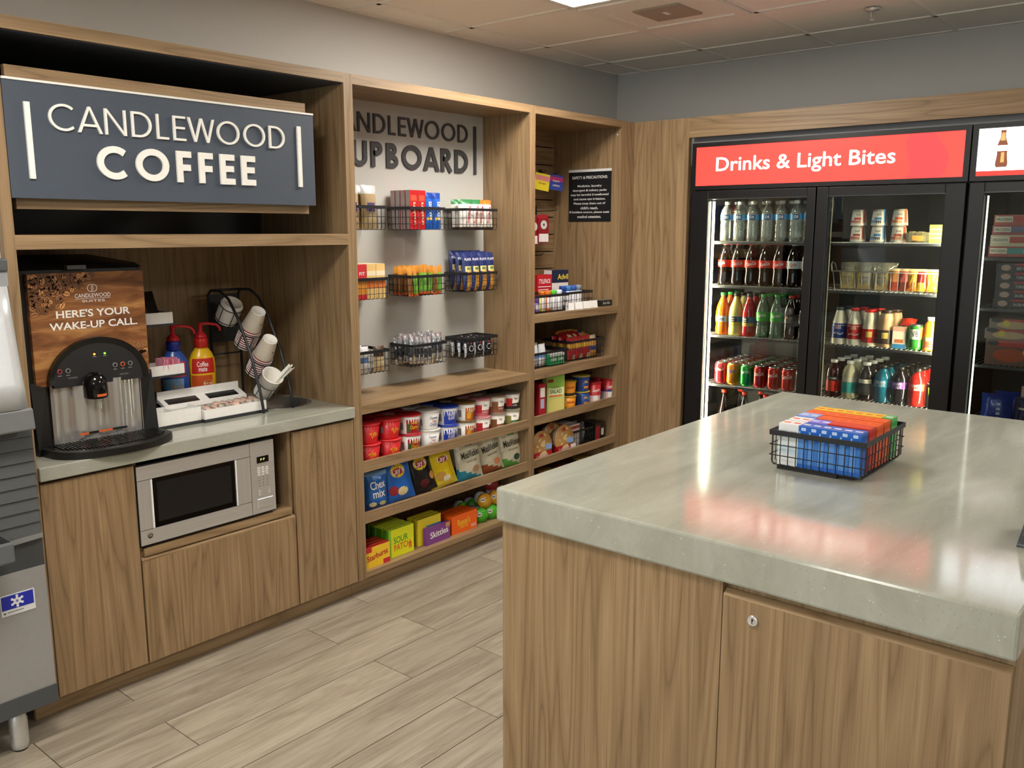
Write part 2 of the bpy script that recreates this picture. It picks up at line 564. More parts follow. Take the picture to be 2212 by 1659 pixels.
# recessed ceiling lights (square panels in the grid)
LENS = glow('#fff8ee', LAMP)
def troffer(i, j, label):
    x0, y1 = GX + GP * i, GY - GP * j
    cx, cy = x0 + GP / 2, y1 - GP / 2
    t = thing('ceiling_light', label, 'ceiling light', (cx, cy, ZC - 0.008), 'square ceiling lights')
    a = 0.29; b = 0.262; z0 = ZC - 0.008; z1 = ZC + 0.002
    f = MB().box(cx-a, cx+a, cy-a, cy-b, z0, z1).box(cx-a, cx+a, cy+b, cy+a, z0, z1).box(cx-a, cx-b, cy-b, cy+b, z0, z1).box(cx+b, cx+a, cy-b, cy+b, z0, z1)
    part('frame', f, WHITE, t)
    part('diffuser', B(cx-b, cx+b, cy-b, cy+b, z0 + 0.002, z1), LENS, t)
troffer(0, 1, 'square ceiling light just beside the square air vent')
for (i, j) in ((-4, 2), (-8, 2), (0, 6), (-8, 6)):  # first set by the alcove shadow angle; the others invented for overhead light
    troffer(i, j, 'unseen square ceiling light set in the tile grid')

# air vent
cx, cy = GX + GP * 1.5, GY - GP * 1.5
t = thing('air_vent', 'square white ceiling air vent with a perforated centre plate', 'vent', (cx, cy, ZC - 0.012))
a, b = 0.285, 0.235
f = MB()
for (x0, x1, y0, y1) in ((-a, a, -a, -b), (-a, a, b, a), (-a, -b, -b, b), (b, a, -b, b)):
    f.box(cx+x0, cx+x1, cy+y0, cy+y1, ZC - 0.010, ZC + 0.003)
part('frame', f, GRID, t)
part('backing', B(cx-b, cx+b, cy-b, cy+b, ZC - 0.003, ZC + 0.003), GRID, t)
pl = B(cx-.105, cx+.125, cy-.125, cy+.105, ZC - 0.012, ZC - 0.003)
part('perforated_plate', pl, pk('#a79a8a', 0.7), t)
part('latch', B(cx-.025, cx+.025, cy-.02, cy, ZC - 0.014, ZC - 0.0118), WHITE, t)

# sprinkler
sx, sy = 2.947, -1.303
t = thing('sprinkler', 'chrome fire sprinkler head hanging from the ceiling tile', 'sprinkler', (sx, sy, ZC - 0.055))
mt = Matrix.Translation((sx, sy, 0))
part('escutcheon', MB().lathe([(0.0, ZC-.012), (0.034, ZC-.010), (0.038, ZC-.003), (0.038, ZC+.003)], 24, mt), CHROME, t)
f = MB().tube([(sx-.012, sy, ZC-.01), (sx-.013, sy, ZC-.03), (sx-.003, sy, ZC-.045)], .0025).tube([(sx+.012, sy, ZC-.01), (sx+.013, sy, ZC-.03), (sx+.003, sy, ZC-.045)], .0025)
part('arms', f, CHROME, t)
part('deflector', MB().lathe([(0.0, ZC-.050), (0.016, ZC-.050), (0.016, ZC-.046), (0.0, ZC-.044)], 16, mt), CHROME, t)

# ================================================================== joinery on the left wall
# tall coffee alcove
t = thing('tall_alcove', 'tall oak alcove frame around the coffee counter', 'cabinet', (0.32, 0.3, 0.0))
DARK = pk('#3a3d42', 0.5)
part('side_panel', B(-0.318, -0.286, 0, 0.60, 0.0717, ZT), OZ, t)
part('top_rail', B(-0.286, X0, 0, 0.60, ZTI, ZT), OX, t)
part('middle_shelf', B(-0.286, X0, 0, 0.595, 1.4823, 1.5247), OX, t)
part('back_panel', B(-0.286, X0, 0.60, 0.62, 0.0717, 1.49), OZ, t)
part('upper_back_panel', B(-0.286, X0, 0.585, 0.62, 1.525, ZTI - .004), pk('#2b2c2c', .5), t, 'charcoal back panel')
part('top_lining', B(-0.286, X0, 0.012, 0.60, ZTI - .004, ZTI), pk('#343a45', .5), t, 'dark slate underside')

# pantry bay
PBACK = plaster('grey laminate', '#b9b8b2', 0.5, 300, 0.03)
t = thing('pantry_shelving', 'open oak pantry shelves between the coffee alcove and narrow bay', 'shelves', (1.54, 0.2, 0.0))
part('side_panel', B(X0, X1, 0, 0.60, 0.0717, ZT), OZ, t)
part('side_panel', B(X2, X3, 0, 0.60, 0.0717, ZT), OZ, t)
part('top_rail', B(X1, X2, 0, 0.58, ZTI, ZT), OX, t)
part('back_panel', B(X1, X2, 0.305, 0.33, 0.815, ZTI), PBACK, t, 'grey laminate back panel')
part('display_shelf', B(X1, X2, 0, 0.50, 0.7871, 0.824), OX, t)
SH_C2, SH_C3, SH_C4 = 0.553, 0.331, 0.0998
for (zb, zt, zs) in ((0.5387, 0.5837, SH_C2), (0.3159, 0.3611, SH_C3)):
    s = part('shelf', B(X1, X2, 0.018, 0.40, zs - 0.02, zs), OX, t)
    part('front_lip', B(X1, X2, 0, 0.018, zb, zt), OX, s)
part('shelf', B(X1, X2, 0, 0.40, 0.0763, SH_C4), OX, t)
part('lower_back_panel', B(X1, X2, 0.40, 0.42, 0.0717, 0.787), OZ, t)
part('toe_kick', B(X0, X3, 0.05, 0.07, 0, 0.0717), OX, t)

# narrow bay with slatwall
t = thing('narrow_shelving', 'narrow oak shelf bay in the corner with slatted back', 'shelves', (2.58, 0.25, 0.0))
part('side_panel', B(X4, XC, 0, 0.60, 0.0717, ZT), OZ, t)
part('top_rail', B(X3, X4, 0, 0.58, ZTI, ZT), OX, t)
sl = MB(); z = 1.12
while z < ZTI - 0.01:
    sl.box(X3, X4, 0.467, 0.49, z, min(z + 0.0925, ZTI)); z += 0.0995
part('slatwall', sl, OX, t)
part('lower_back_panel', B(X3, X4, 0.46, 0.48, 0.0717, 1.115), OZ, t)
part('groove_backing', B(X3, X4, 0.484, 0.50, 1.115, ZTI), pk('#3a2c1e', .8), t)
SH_N0, SH_NA, SH_NB, SH_NC, SH_ND = 1.1145, 0.8295, 0.562, 0.335, 0.115
part('shelf', B(X3, X4, 0, 0.46, 1.0747, SH_N0), OX, t)
part('shelf', B(X3, X4, 0, 0.46, 0.7831, SH_NA), OX, t)
for (zb, zt, zs) in ((0.5435, 0.5879, SH_NB), (0.3169, 0.3596, SH_NC)):
    s = part('shelf', B(X3, X4, 0.018, 0.46, zs - 0.02, zs), OX, t)
    part('front_lip', B(X3, X4, 0, 0.018, zb, zt), OX, s)
part('shelf', B(X3, X4, 0, 0.46, 0.0763, SH_ND), OX, t)
part('toe_kick', B(X3, XC, 0.05, 0.07, 0, 0.0717), OX, t)
part('hinge_screw', MB().lathe([(0, 0), (.004, 0), (.004, .003), (0, .004)], 10, Matrix.Translation((X4 - 0.002, .025, 2.06)) @ Matrix.Rotation(-PI/2, 4, 'Y')), WHITE, t)

# base cabinets of the coffee counter
def door_lines(x0, x1, z0, z1):
    return B(x0, x1, 0.0, 0.019, z0, z1)
def base_carcass(t, x0, x1):
    part('carcass', B(x0, x1, 0.02, 0.58, 0.0717, 0.777), pk('#5b452e', .6), t)
    part('toe_kick', B(-.34 if x0 < 0 else x0, x1, 0.05, 0.066, 0, 0.0717), OX, t)
t = thing('base_cabinet', 'oak base cabinet left of the microwave under the counter', 'cabinet', (-0.135, 0.3, 0.0))
base_carcass(t, -0.285, 0.0145)
part('door', door_lines(-0.283, 0.0125, 0.0737, 0.7725), OZ, t, None, 0.0012, 1)
t = thing('base_cabinet', 'oak base cabinet right of the microwave under the sink', 'cabinet', (0.79, 0.3, 0.0))
base_carcass(t, 0.645, 0.9455)
part('door', door_lines(0.648, 0.9435, 0.0737, 0.7725), OZ, t, None, 0.0012, 1)
t = thing('microwave_cabinet', 'oak cabinet with an open microwave niche above a drawer', 'cabinet', (0.33, 0.3, 0.0))
part('side_panel', B(0.0155, 0.0305, 0.02, 0.56, 0.0717, 0.777), OZ, t)
part('side_panel', B(0.6285, 0.644, 0.02, 0.56, 0.0717, 0.777), OZ, t)
part('niche_back', B(0.0305, 0.6285, 0.545, 0.56, 0.0717, 0.777), OZ, t)
part('niche_shelf', B(0.0305, 0.6285, 0.004, 0.545, 0.452, 0.478), OX, t)
d = part('drawer_front', B(0.0185, 0.6405, -0.001, 0.018, 0.0745, 0.436), OZ, t)
part('finger_pull', MB().hexa([(0.0185, -.001, .436), (0.6405, -.001, .436), (0.6405, .018, .436), (0.0185, .018, .436)],
                              [(0.0185, -.001, .441), (0.6405, -.001, .441), (0.6405, .016, .448), (0.0185, .016, .448)]), OX, d)
part('toe_kick', B(0.0145, 0.645, 0.05, 0.066, 0, 0.0717), OX, t)

# counter with a round sink cut-out
SKX, SKY, SKR = 0.800, 0.295, 0.122
def holed_plate(x0, x1, y0, y1, z0, z1, cx, cy, r, n=40):
    mb = MB(); out = []; inn = []
    for i in range(n):
        a = 2*PI*i/n; c, s = math.cos(a), math.sin(a)
        k = min(((x1-cx)/c if c > 1e-6 else ((x0-cx)/c if c < -1e-6 else 1e9)), ((y1-cy)/s if s > 1e-6 else ((y0-cy)/s if s < -1e-6 else 1e9)))
        out.append((cx+c*k, cy+s*k)); inn.append((cx+c*r, cy+s*r))
    corners = [(x1, y1), (x0, y1), (x0, y0), (x1, y0)]
    vs = [(x, y, z1) for x, y in out] + [(x, y, z1) for x, y in inn] + [(x, y, z0) for x, y in out] + [(x, y, z0) for x, y in inn] + \
         [(x, y, z1) for x, y in corners] + [(x, y, z0) for x, y in corners]
    fs = []
    for i in range(n):
        j = (i+1) % n
        fs += [(i, j, n+j, n+i), (2*n+j, 2*n+i, 3*n+i, 3*n+j), (n+i, n+j, 3*n+j, 3*n+i)]
        a, b = out[i], out[j]; cn = None
        for q, (x, y) in enumerate(corners):
            if (abs(a[0]-x) < 1e-6 and abs(b[1]-y) < 1e-6 or abs(a[1]-y) < 1e-6 and abs(b[0]-x) < 1e-6) and not (abs(a[0]-b[0]) < 1e-9 or abs(a[1]-b[1]) < 1e-9): cn = q
        if cn is None: fs.append((i, 2*n+i, 2*n+j, j))
        else:
            ct, cb = 4*n+cn, 4*n+4+cn
            fs += [(i, ct, j), (2*n+j, cb, 2*n+i), (i, 2*n+i, cb, ct), (ct, cb, 2*n+j, j)]
    mb._add(vs, fs)
    return mb
mb = holed_plate(-0.2845, X0 - 0.0005, -0.012, 0.599, ZCB, ZCT, SKX, SKY, SKR)
co = solo('countertop', mb, STONE, 'pale stone countertop of the coffee bar with round sink cut-out', 'countertop', None, 0.003)
t = thing('sink', 'small round steel sink sunk into the coffee counter', 'sink', (SKX, SKY, 0.66))
mt = Matrix.Translation((SKX, SKY, 0))
part('basin', MB().lathe([(0.012, .672), (0.085, .674), (0.108, .69), (0.113, .72), (0.116, ZCT - .004), (0.129, ZCT + .0005), (0.129, ZCT + .002), (0.1135, ZCT + .002), (0.110, .72), (0.105, .692), (0.083, .677), (0.012, .675)], 40, mt, cap=False), steel('sink steel', 0, '#9a9a98', .22), t, None, 0, 2, False)
part('drain', MB().lathe([(0.0, .6745), (0.022, .6745), (0.022, .679), (0.0, .677)], 20, mt), CHROME, t)

# corner end panel and header board round the coolers
YP = -0.3444
t = thing('cooler_surround', 'oak end panel and header board framing the drink coolers', 'panel', (3.05, -1.6, 0.0))
part('end_panel', B(XC, XC + 0.03, YP, -0.0005, 0.0, ZT), OZ, t)
part('header_board', B(XC, XC + 0.03, -3.4, YP, 2.030, ZT), OY, t)
part('grey_filler', B(XC + 0.055, XC + 0.07, -3.4, YP, 1.985, 2.12), pk('#8d8d90', .5), t, 'grey filler strip above the coolers')

# ================================================================== island
IX0, IX1, IY0, IY1, IZB, IZ = 0.226, 1.933, -2.535, -1.397, 0.8329, 0.918
solo('island_countertop', B(IX0, IX1, IY0, IY1, IZB, IZ), STONE, 'thick pale stone island top with medicine boxes on it', 'countertop', None, 0.006)
t = thing('island_cabinet', 'oak island cabinet with a lockable door under stone top', 'cabinet', (1.08, -1.97, 0.0))
fx = IX0 + 0.012; yl = IY1 - 0.012; yr = IY0 + 0.004
part('carcass', B(fx + 0.020, IX1 - 0.03, yr, yl - 0.002, 0.08, IZB - 0.002), OZ, t)
part('plinth', B(fx + 0.07, IX1 - 0.08, yr + 0.05, yl - 0.05, 0.0, 0.08), OX, t)
part('front_panel', B(fx, fx + 0.0195, -2.0015, yl, 0.08, IZB - 0.002), OZ, t)
d = part('door', B(fx, fx + 0.0195, -2.5285, -2.0035, 0.08, 0.803), OZ, t)
part('finger_pull', MB().hexa([(fx, -2.5285, .803), (fx + .019, -2.5285, .803), (fx + .019, -2.0035, .803), (fx, -2.0035, .803)],
                              [(fx + .001, -2.5285, .806), (fx + .015, -2.5285, .8145), (fx + .015, -2.0035, .8145), (fx + .001, -2.0035, .806)]), OY, d)
mt = Matrix.Translation((fx, -2.070, 0.766)) @ Matrix.Rotation(-PI/2, 4, 'Y')
lk = part('lock', MB().lathe([(0.0115, -.002), (.0115, .003), (.0095, .005), (.0085, .0045), (0, .0045)], 24, mt), CHROME, d)
part('keyhole', B(fx - .0056, fx - .0044, -2.0706, -2.0694, .7605, .7715).box(fx - .0057, fx - .0044, -2.0725, -2.0685, .767, .7695), BLACK, lk)
# ================================================================== geometric sign letters (cap height 1)
def arc(cx, cy, rx, ry, a0, a1, n=22):
    return [(cx + rx*math.cos(math.radians(a0 + (a1-a0)*i/n)), cy + ry*math.sin(math.radians(a0 + (a1-a0)*i/n))) for i in range(n+1)]
def glyph(ch, w):
    h = w/2; q = 1 - h
    if ch == 'C': return .86, [(arc(.5, .5, .5-h, .5-h, 47, 313), 0)]
    if ch == 'O': return 1.0, [(arc(.5, .5, .5-h, .5-h, 0, 344.3, 36), 1)]
    if ch == 'A':
        k = w*.44; j = w*1.08
        return .86, [([(0, 0), (j, 0), (.43+k, 1), (.43-k, 1)], 2), ([(.86-j, 0), (.86, 0), (.43+k, 1), (.43-k, 1)], 2), ([(.17, .29), (.69, .29)], 0)]
    if ch == 'N':
        j = w*1.1
        return .78, [([(h, 0), (h, 1)], 0), ([(.78-h, 0), (.78-h, 1)], 0), ([(0, 1), (j, 1), (.78, 0), (.78-j, 0)], 2)]
    if ch == 'D': return .76, [([(h, h), (h, q), (.26, q)] + arc(.26, .5, .5-h, .5-h, 86, -86) + [(.26, h)], 1)]
    if ch == 'L': return .46, [([(h, 1), (h, h), (.46, h)], 0)]
    if ch == 'E': return .50, [([(.50, q), (h, q), (h, h), (.50, h)], 0), ([(h, .52), (.47, .52)], 0)]
    if ch == 'F': return .47, [([(.47, q), (h, q), (h, 0)], 0), ([(h, .48), (.44, .48)], 0)]
    if ch == 'W':
        k = w*.46; j = w*1.02; q_ = []
        for (xa, xb) in ((j/2, .30), (.57, .30), (.57, .84), (1.14-j/2, .84)):
            q_.append(([(xa-j/2, 1), (xa+j/2, 1), (xb+k, 0), (xb-k, 0)], 2))
        return 1.14, q_
    if ch == 'U': return .68, [([(h, 1), (h, .34)] + arc(.34, .34, .34-h, .34-h, 180, 360, 16) + [(.68-h, 1)], 0)]
    if ch == 'P': return .54, [([(h, 0), (h, q), (.28, q)] + arc(.28, .73, .26-h, .27-h, 88, -88, 14) + [(h, .46+h)], 0)]
    if ch == 'B': return .58, [([(h, 0), (h, 1)], 0), ([(h, q), (.26, q)] + arc(.26, .745, .25-h, .255-h, 85, -85, 12) + [(h, .49+h)], 0), ([(h, .55-h), (.29, .55-h)] + arc(.29, .275, .29-h, .275-h, 85, -85, 12) + [(h, h)], 0)]
    if ch == 'R': return .58, [([(h, 0), (h, q), (.28, q)] + arc(.28, .73, .26-h, .27-h, 88, -88, 14) + [(h, .46+h)], 0), ([(.24, .48), (.55, 0)], 0)]
    return .4, []
def word_layout(word, w, gap=.20):
    x = 0; out = []
    for i, ch in enumerate(word):
        g, st = glyph(ch, w); out.append((ch, x, g, st)); x += g + gap + (-.10 if ch in 'AW' else 0) + (-.10 if i + 1 < len(word) and word[i+1] in 'AW' else 0)
    return out
def sign_word(mb, word, w, xa, xb, z0, z1, y0, y1, i0=0, i1=None, gap=.20):
    """letters with letter i0's left edge at xa and letter i1's right edge at xb"""
    L = word_layout(word, w, gap)
    i1 = len(L)-1 if i1 is None else i1
    u0 = L[i0][1]; u1 = L[i1][1] + L[i1][2]
    s = (xb-xa)/(u1-u0); hz = z1-z0
    for ch, x, g, st in L:
        for q_, (pts, closed) in enumerate(st):
            y0_ = y0 + .0005*q_
            P = [(xa + (x + a - u0)*s, z0 + b*hz) for a, b in pts]
            if closed == 2: mb.prism(P, y0_, y1)
            else: mb.stroke(P, w*(s+hz)/2, y0_, y1, None, bool(closed))

# ------------------------------------------------------------------ coffee sign
NAVY = pk('#434c59', 0.55)
ys = -0.002
t = thing('hanging_sign', 'dark slate sign reading CANDLEWOOD COFFEE in white letters', 'sign', (0.255, 0.02, 1.631))
part('board', B(-0.2845, 0.7945, ys, 0.022, 1.6305, 1.960), NAVY, t, None)
part('top_edge', B(-0.2845, 0.7945, ys - 0.003, 0.030, 1.960, 1.9665), WHITE, t, 'white top edge')
part('backer_panel', B(-0.262, 0.785, 0.030, 0.050, 1.600, 2.005), OX, t, 'oak backing panel')
for xb_ in (0.0, 0.5): part('bracket', B(xb_, xb_ + .06, 0.05, 0.599, 1.72, 1.78), BLKMET, t)
mb = MB(); yl0, yl1 = ys - 0.008, ys + 0.001
sign_word(mb, 'CANDLEWOOD', .088, ax_x(105.8, 256, yl0), ax_x(615.3, 293, yl0), at(375.5, 302.5, 1, yl0).z, at(372, 249.3, 1, yl0).z, yl0, yl1)
part('lettering', mb, PAPER, t, 'thin white upper line of letters')
mb = MB()
sign_word(mb, 'COFFEE', .19, ax_x(210.5, 352, yl0), ax_x(552.5, 368, yl0), at(522, 399.5, 1, yl0).z, at(520, 336, 1, yl0).z, yl0, yl1, gap=.24)
part('lettering', mb, PAPER, t, 'bold white lower line of letters')
for (xa, xb, za, zb) in ((51, 63.5, (57, 219), (71, 386)), (642, 649.5, (645, 273), (652, 404))):
    p0 = at(xa, za[1], 1, yl0); p1 = at(xb, za[1], 1, yl0)
    part('bar', B(p0.x, p1.x, yl0, yl1, at(zb[0], zb[1], 1, yl0).z, at(za[0], za[1], 1, yl0).z), PAPER, t)

# cupboard lettering on the grey panel
CH = pk('#3b3c3d', 0.5)
yb0, yb1 = 0.297, 0.3055
t = thing('wall_lettering', 'dark raised letters CANDLEWOOD CUPBOARD on the grey back panel', 'sign', (1.5, 0.305, 1.75))
mb = MB(); sign_word(mb, 'CANDLEWOOD', .125, ax_x(773, 262, yb0), ax_x(1011, 289.7, yb0), at(861, 293, 1, yb0).z, at(860, 251.7, 1, yb0).z, yb0, yb1, 2, 9)
part('lettering', mb, CH, t)
mb = MB(); sign_word(mb, 'CUPBOARD', .19, ax_x(802, 332, yb0), ax_x(1011.6, 350, yb0), at(803.5, 360, 1, yb0).z, at(802, 305, 1, yb0).z, yb0, yb1, 2, 7, .17)
part('lettering', mb, CH, t)
p0 = at(1024, 273.3, 1, yb0); p1 = at(1029, 273.3, 1, yb0)
part('bar', B(p0.x, p1.x, yb0, yb1, at(1028, 376.8, 1, yb0).z, p0.z), CH, t)

# ------------------------------------------------------------------ microwave
mx0, mx1, mz0, mz1, my = 0.0205, 0.5565, 0.491, 0.764, 0.002
t = thing('microwave', 'stainless steel microwave with black window in the cabinet niche', 'microwave', (0.288, 0.2, 0.478))
def MX(px, py): return ax_x(px, py, my)
def MZ(px, py): return at(px, py, 1, my).z
part('case', B(mx0 - .0045, mx1 + .001, my + 0.006, 0.40, 0.485, mz1 + .004), BLACK, t, 'black casing')
for fx_ in (0.06, 0.51):
    part('foot', B(fx_, fx_ + .03, 0.05, 0.36, 0.478, 0.486), BLACK, t)
xs = MX(541.5, 1020)
zt_ = MZ(420, 1014); zb_ = MZ(420, 1118)
wx0, wx1 = MX(331, 1085), MX(509.5, 1042)
zt_ = at(296, 1041.5, 1, my).z; zb_ = at(303.7, 1148.8, 1, my).z
d = part('door', B(mx0, xs - .001, my + .003, my + 0.0058, mz0, mz1), BLACK, t)
part('top_strip', B(mx0, xs - .001, my, my + .004, zt_ + .0012, mz1), STEEL, d)
part('bottom_strip', B(mx0, xs - .001, my, my + .004, mz0, zb_ - .0012), STEEL, d)
part('side_strip', B(mx0, wx0, my, my + .004, zb_ + .001, zt_ - .001), STEELZ, d)
part('side_strip', B(wx1, xs - .001, my, my + .004, zb_ + .001, zt_ - .001), STEELZ, d)
part('bevel_trim', B(wx0 - .005, wx0, my - .0025, my, zb_ + .001, zt_ - .001), pk('#e9e9e8', .35), d)
part('bevel_trim', B(wx1, wx1 + .005, my - .0025, my, zb_ + .001, zt_ - .001), pk('#e9e9e8', .35), d)
w_ = part('window', B(wx0, wx1, my + .0025, my + .0045, zb_, zt_), pk('#050506', .08), d)
part('window_mesh', B(wx0 + .017, wx1 - .017, my + .002, my + .0026, zb_ + .018, zt_ - .016), pk('#17181a', .25), w_)
mt = Matrix.Translation((mx0 + .033, my, mz0 + .030)) @ Matrix.Rotation(PI/2, 4, 'X')
bd = part('badge', MB().lathe([(0, 0), (.0095, 0), (.0095, .0012), (0, .0012)], 20, mt), pk('#4a4138', .4), d)
part('badge_lettering', text_mb('GE', .010, .007, lambda x, z: (mx0 + .033 + x, my - .0016, mz0 + .030 + z)), pk('#a8a49c', .4), bd)
c = part('control_panel', B(xs + .001, mx1, my, my + .0058, mz0, mz1), STEEL, t)
dx0, dx1 = MX(554.5, 995), MX(579.5, 985)
dz0, dz1 = MZ(555, 1001.5), MZ(555, 987.5)
s_ = part('display', B(dx0, dx1, my - .001, my + .001, dz0, dz1), pk('#060606', .2), c)
part('display_lettering', text_mb('P F', .018, .008, lambda x, z: ((dx0+dx1)/2 + x - .001, my - .0014, (dz0+dz1)/2 + z)), glow('#d8e07a', 1.0), s_)
bt = MB()
for r in range(4):
    for q in range(3):
        bt.box(dx0 + q*.0175 + .001, dx0 + q*.0175 + .0135, my - .0006, my + .001, dz0 - .022 - r*.0085, dz0 - .0165 - r*.0085)
part('key_labels', bt, pk('#d8d6d0', .5), c)
bt = MB()
for r in range(4):
    for q in range(3):
        bt.box(dx0 + q*.018 + .005, dx0 + q*.018 + .0085, my - .0006, my + .001, dz0 - .0585 - r*.0105, dz0 - .055 - r*.0105)
part('number_keys', bt, pk('#6d6c69', .5), c)
for (ox, oz) in ((0, -.112), (.042, -.110), (0, -.124), (.042, -.122)):
    bt = MB(); xx = dx0 + .001 + ox; zz = dz0 + oz
    for (a0, a1, b0, b1) in ((0, .011, 0, .0012), (0, .011, .0068, .008), (0, .0012, 0, .008), (.0098, .011, 0, .008)):
        bt.box(xx + a0, xx + a1, my - .0006, my + .001, zz + b0, zz + b1)
    part('key', bt, pk('#d8d6d0', .5), c)
part('open_button', B(dx0 - .004, mx1 - .012, my - .002, my + .001, mz0 + .018, mz0 + .055), STEEL, c, None, .001, 1)

# ------------------------------------------------------------------ coffee brewer
cx0, cx1 = -0.226, 0.176; cz = ZCT
cxm = -0.011
t = thing('coffee_machine', 'tall black coffee machine with a coffee bean picture front', 'coffee machine', (cxm, 0.3, ZCT))
body = MB().hexa([(cx0, .165, cz+.04), (cx1, .165, cz+.04), (cx1, .55, cz+.04), (cx0, .55, cz+.04)],
                 [(cx0-.005, .170, 1.418), (cx1-.004, .170, 1.418), (cx1-.004, .55, 1.445), (cx0-.005, .55, 1.445)])
bp = part('housing', body, pk('#0f0f10', .4), t, None, .008, 3)
lid = MB().hexa([(cx0-.008, .158, 1.416), (cx1-.002, .158, 1.416), (cx1-.002, .552, 1.444), (cx0-.008, .552, 1.444)],
                [(cx0+.004, .185, 1.437), (cx1-.012, .185, 1.430), (cx1-.012, .54, 1.452), (cx0+.004, .54, 1.452)])
part('top_cover', lid, pk('#0b0b0c', .35), t, None, .004, 2)
lt = at(163, 580, 1, .16)
part('latch', B(lt.x - .030, lt.x + .030, .150, .175, 1.414, 1.427), pk('#54565a', .4), t)
# cheeks on both sides of the recess and the base
for (a, b_) in ((cx0, cx0 + .05), (cx1 - .048, cx1)):
    part('side_cheek', MB().hexa([(a, .125, cz + .002), (b_, .15, cz + .002), (b_, .18, cz + .002), (a, .18, cz + .002)] if a < 0 else
                                 [(a, .15, cz + .002), (b_, .125, cz + .002), (b_, .18, cz + .002), (a, .18, cz + .002)],
                                 [(a, .150, 1.06), (b_, .152, 1.06), (b_, .18, 1.06), (a, .18, 1.06)]), pk('#121213', .4), t)
part('base', B(cx0, cx1, .16, .55, cz, cz + .045), pk('#0f0f10', .4), t)
# picture front: black bezel behind, picture sheet, arch cut out of its foot
px0, px1, pz0, pz1 = -0.207, 0.169, 1.046, 1.404
yf = .150
poly = [(px0, pz0), (cxm-.166, pz0)] + [(cxm + .166*math.cos(a), pz0 + .146*math.sin(a)) for a in [PI - PI*i/24 for i in range(1, 24)]] + [(cxm+.166, pz0), (px1, pz0), (px1, pz1), (px0, pz1)]
def picture_wood():
    m, nt, b = base_mat('photo of walnut boards')
    v = pos_map(nt, (3, 3, 16))
    f = noise(nt, v, 1.6, 5, .6, .8)
    nt.links.new(ramp(nt, f, [(.3, '#5c3820'), (.5, '#8a5a36'), (.68, '#b5834e')]), b.inputs['Base Color'])
    b.inputs['Roughness'].default_value = .16
    return m
pp = part('picture_panel', MB().prism(poly, yf, yf + .02), picture_wood(), t, 'brown coffee picture panel')
bm_ = MB(); bm_.smooth = False
r2 = random.Random(3)
beans = []
tries = 0
while len(beans) < 105 and tries < 6000:
    tries += 1
    x = r2.uniform(px0 + .008, px0 + .235); z = r2.uniform(pz1 - .135, pz1 - .006)
    fx_ = (x - px0)/.24; fz = (pz1 - z)/.14
    if fz > 1.02 - fx_*1.1 and not (fx_ < .42 and fz < 1.0 - fx_*.6 and r2.random() < .5): continue
    if any((x-a)**2 + (z-b)**2 < 0.0125**2 for a, b, _ in beans): continue
    beans.append((x, z, r2.random()))
for _ in range(10):
    beans.append((px1 - r2.uniform(.008, .035), pz0 + r2.uniform(.02, .12), r2.random()))
for (x, z, s) in beans:
    if x > px1 - .04 and (x-cxm)**2/.175**2 + (z-pz0)**2/.155**2 < 1: continue
    a = r2.uniform(0, PI); ca, sa = math.cos(a), math.sin(a)
    sz = r2.uniform(1.0, 1.4)
    def E(rx, rz, dy, m):
        bm_.m = m
        vs = [(x + rx*sz*math.cos(q)*ca - rz*sz*math.sin(q)*sa, yf - dy, z + rx*sz*math.cos(q)*sa + rz*sz*math.sin(q)*ca) for q in [2*PI*i/14 for i in range(14)]]
        vs = [(min(max(p, px0), px1), y, min(max(q, pz0), pz1)) for p, y, q in vs]
        bm_._add(vs, [tuple(range(14))])
    E(.0098, .0070, .0006, 3)
    E(.0090, .0062, .0009, 0 if s < .5 else (1 if s < .85 else 2))
    E(.0080, .0009, .0012, 3)
part('bean_picture', bm_, [pk('#7d5233', .3), pk('#a8744a', .3), pk('#d99c60', .3), pk('#382214', .3)], pp)
WH = pk('#f4f2ee', .4)
yt = yf - .0018
def PT(px, py): return at(px, py, 1, yt)
def ptext(s, xl, xr, zb, zt, par, mat=WH, bold=0.02, name='lettering', y=None):
    y = yt if y is None else y
    cx_, cz_ = (xl+xr)/2, (zb+zt)/2
    return part(name, text_mb(s, abs(xr-xl), zt-zb, lambda x, z: (cx_ + x, y, cz_ + z), bold), mat, par)
a = PT(122, 691); b_ = PT(281, 675); ptext("HERE'S YOUR", a.x, b_.x, (a.z+b_.z)/2, (PT(122, 672).z + PT(281, 661).z)/2, pp)
a = PT(108, 717); b_ = PT(297, 699); ptext("WAKE-UP CALL.", a.x, b_.x, (a.z+b_.z)/2, (PT(108, 699).z + PT(297, 685).z)/2, pp)
a = PT(162, 646); b_ = PT(239, 642); ptext("CANDLEWOOD", a.x, b_.x, a.z + .003, a.z + .016, pp, WH, .0)
part('logo_rule', B(a.x, b_.x, yt, yt + .0005, a.z - .001, a.z), WH, pp)
ptext("SUITES", a.x + .022, b_.x - .020, a.z - .012, a.z - .005, pp, WH, .0)
lc = PT(199, 622); mb = MB()
mb.stroke(arc(lc.x - .005, lc.z, .0105, .0115, 60, 300), .0016, yt, yt + .0006)
mb.stroke(arc(lc.x + .005, lc.z, .0105, .0115, -120, 120), .0016, yt, yt + .0006)
mb.stroke([(lc.x - .002, lc.z - .009), (lc.x - .003, lc.z), (lc.x + .001, lc.z + .009), (lc.x + .004, lc.z), (lc.x + .001, lc.z - .008)], .0014, yt, yt + .0006)
part('logo', mb, WH, pp)
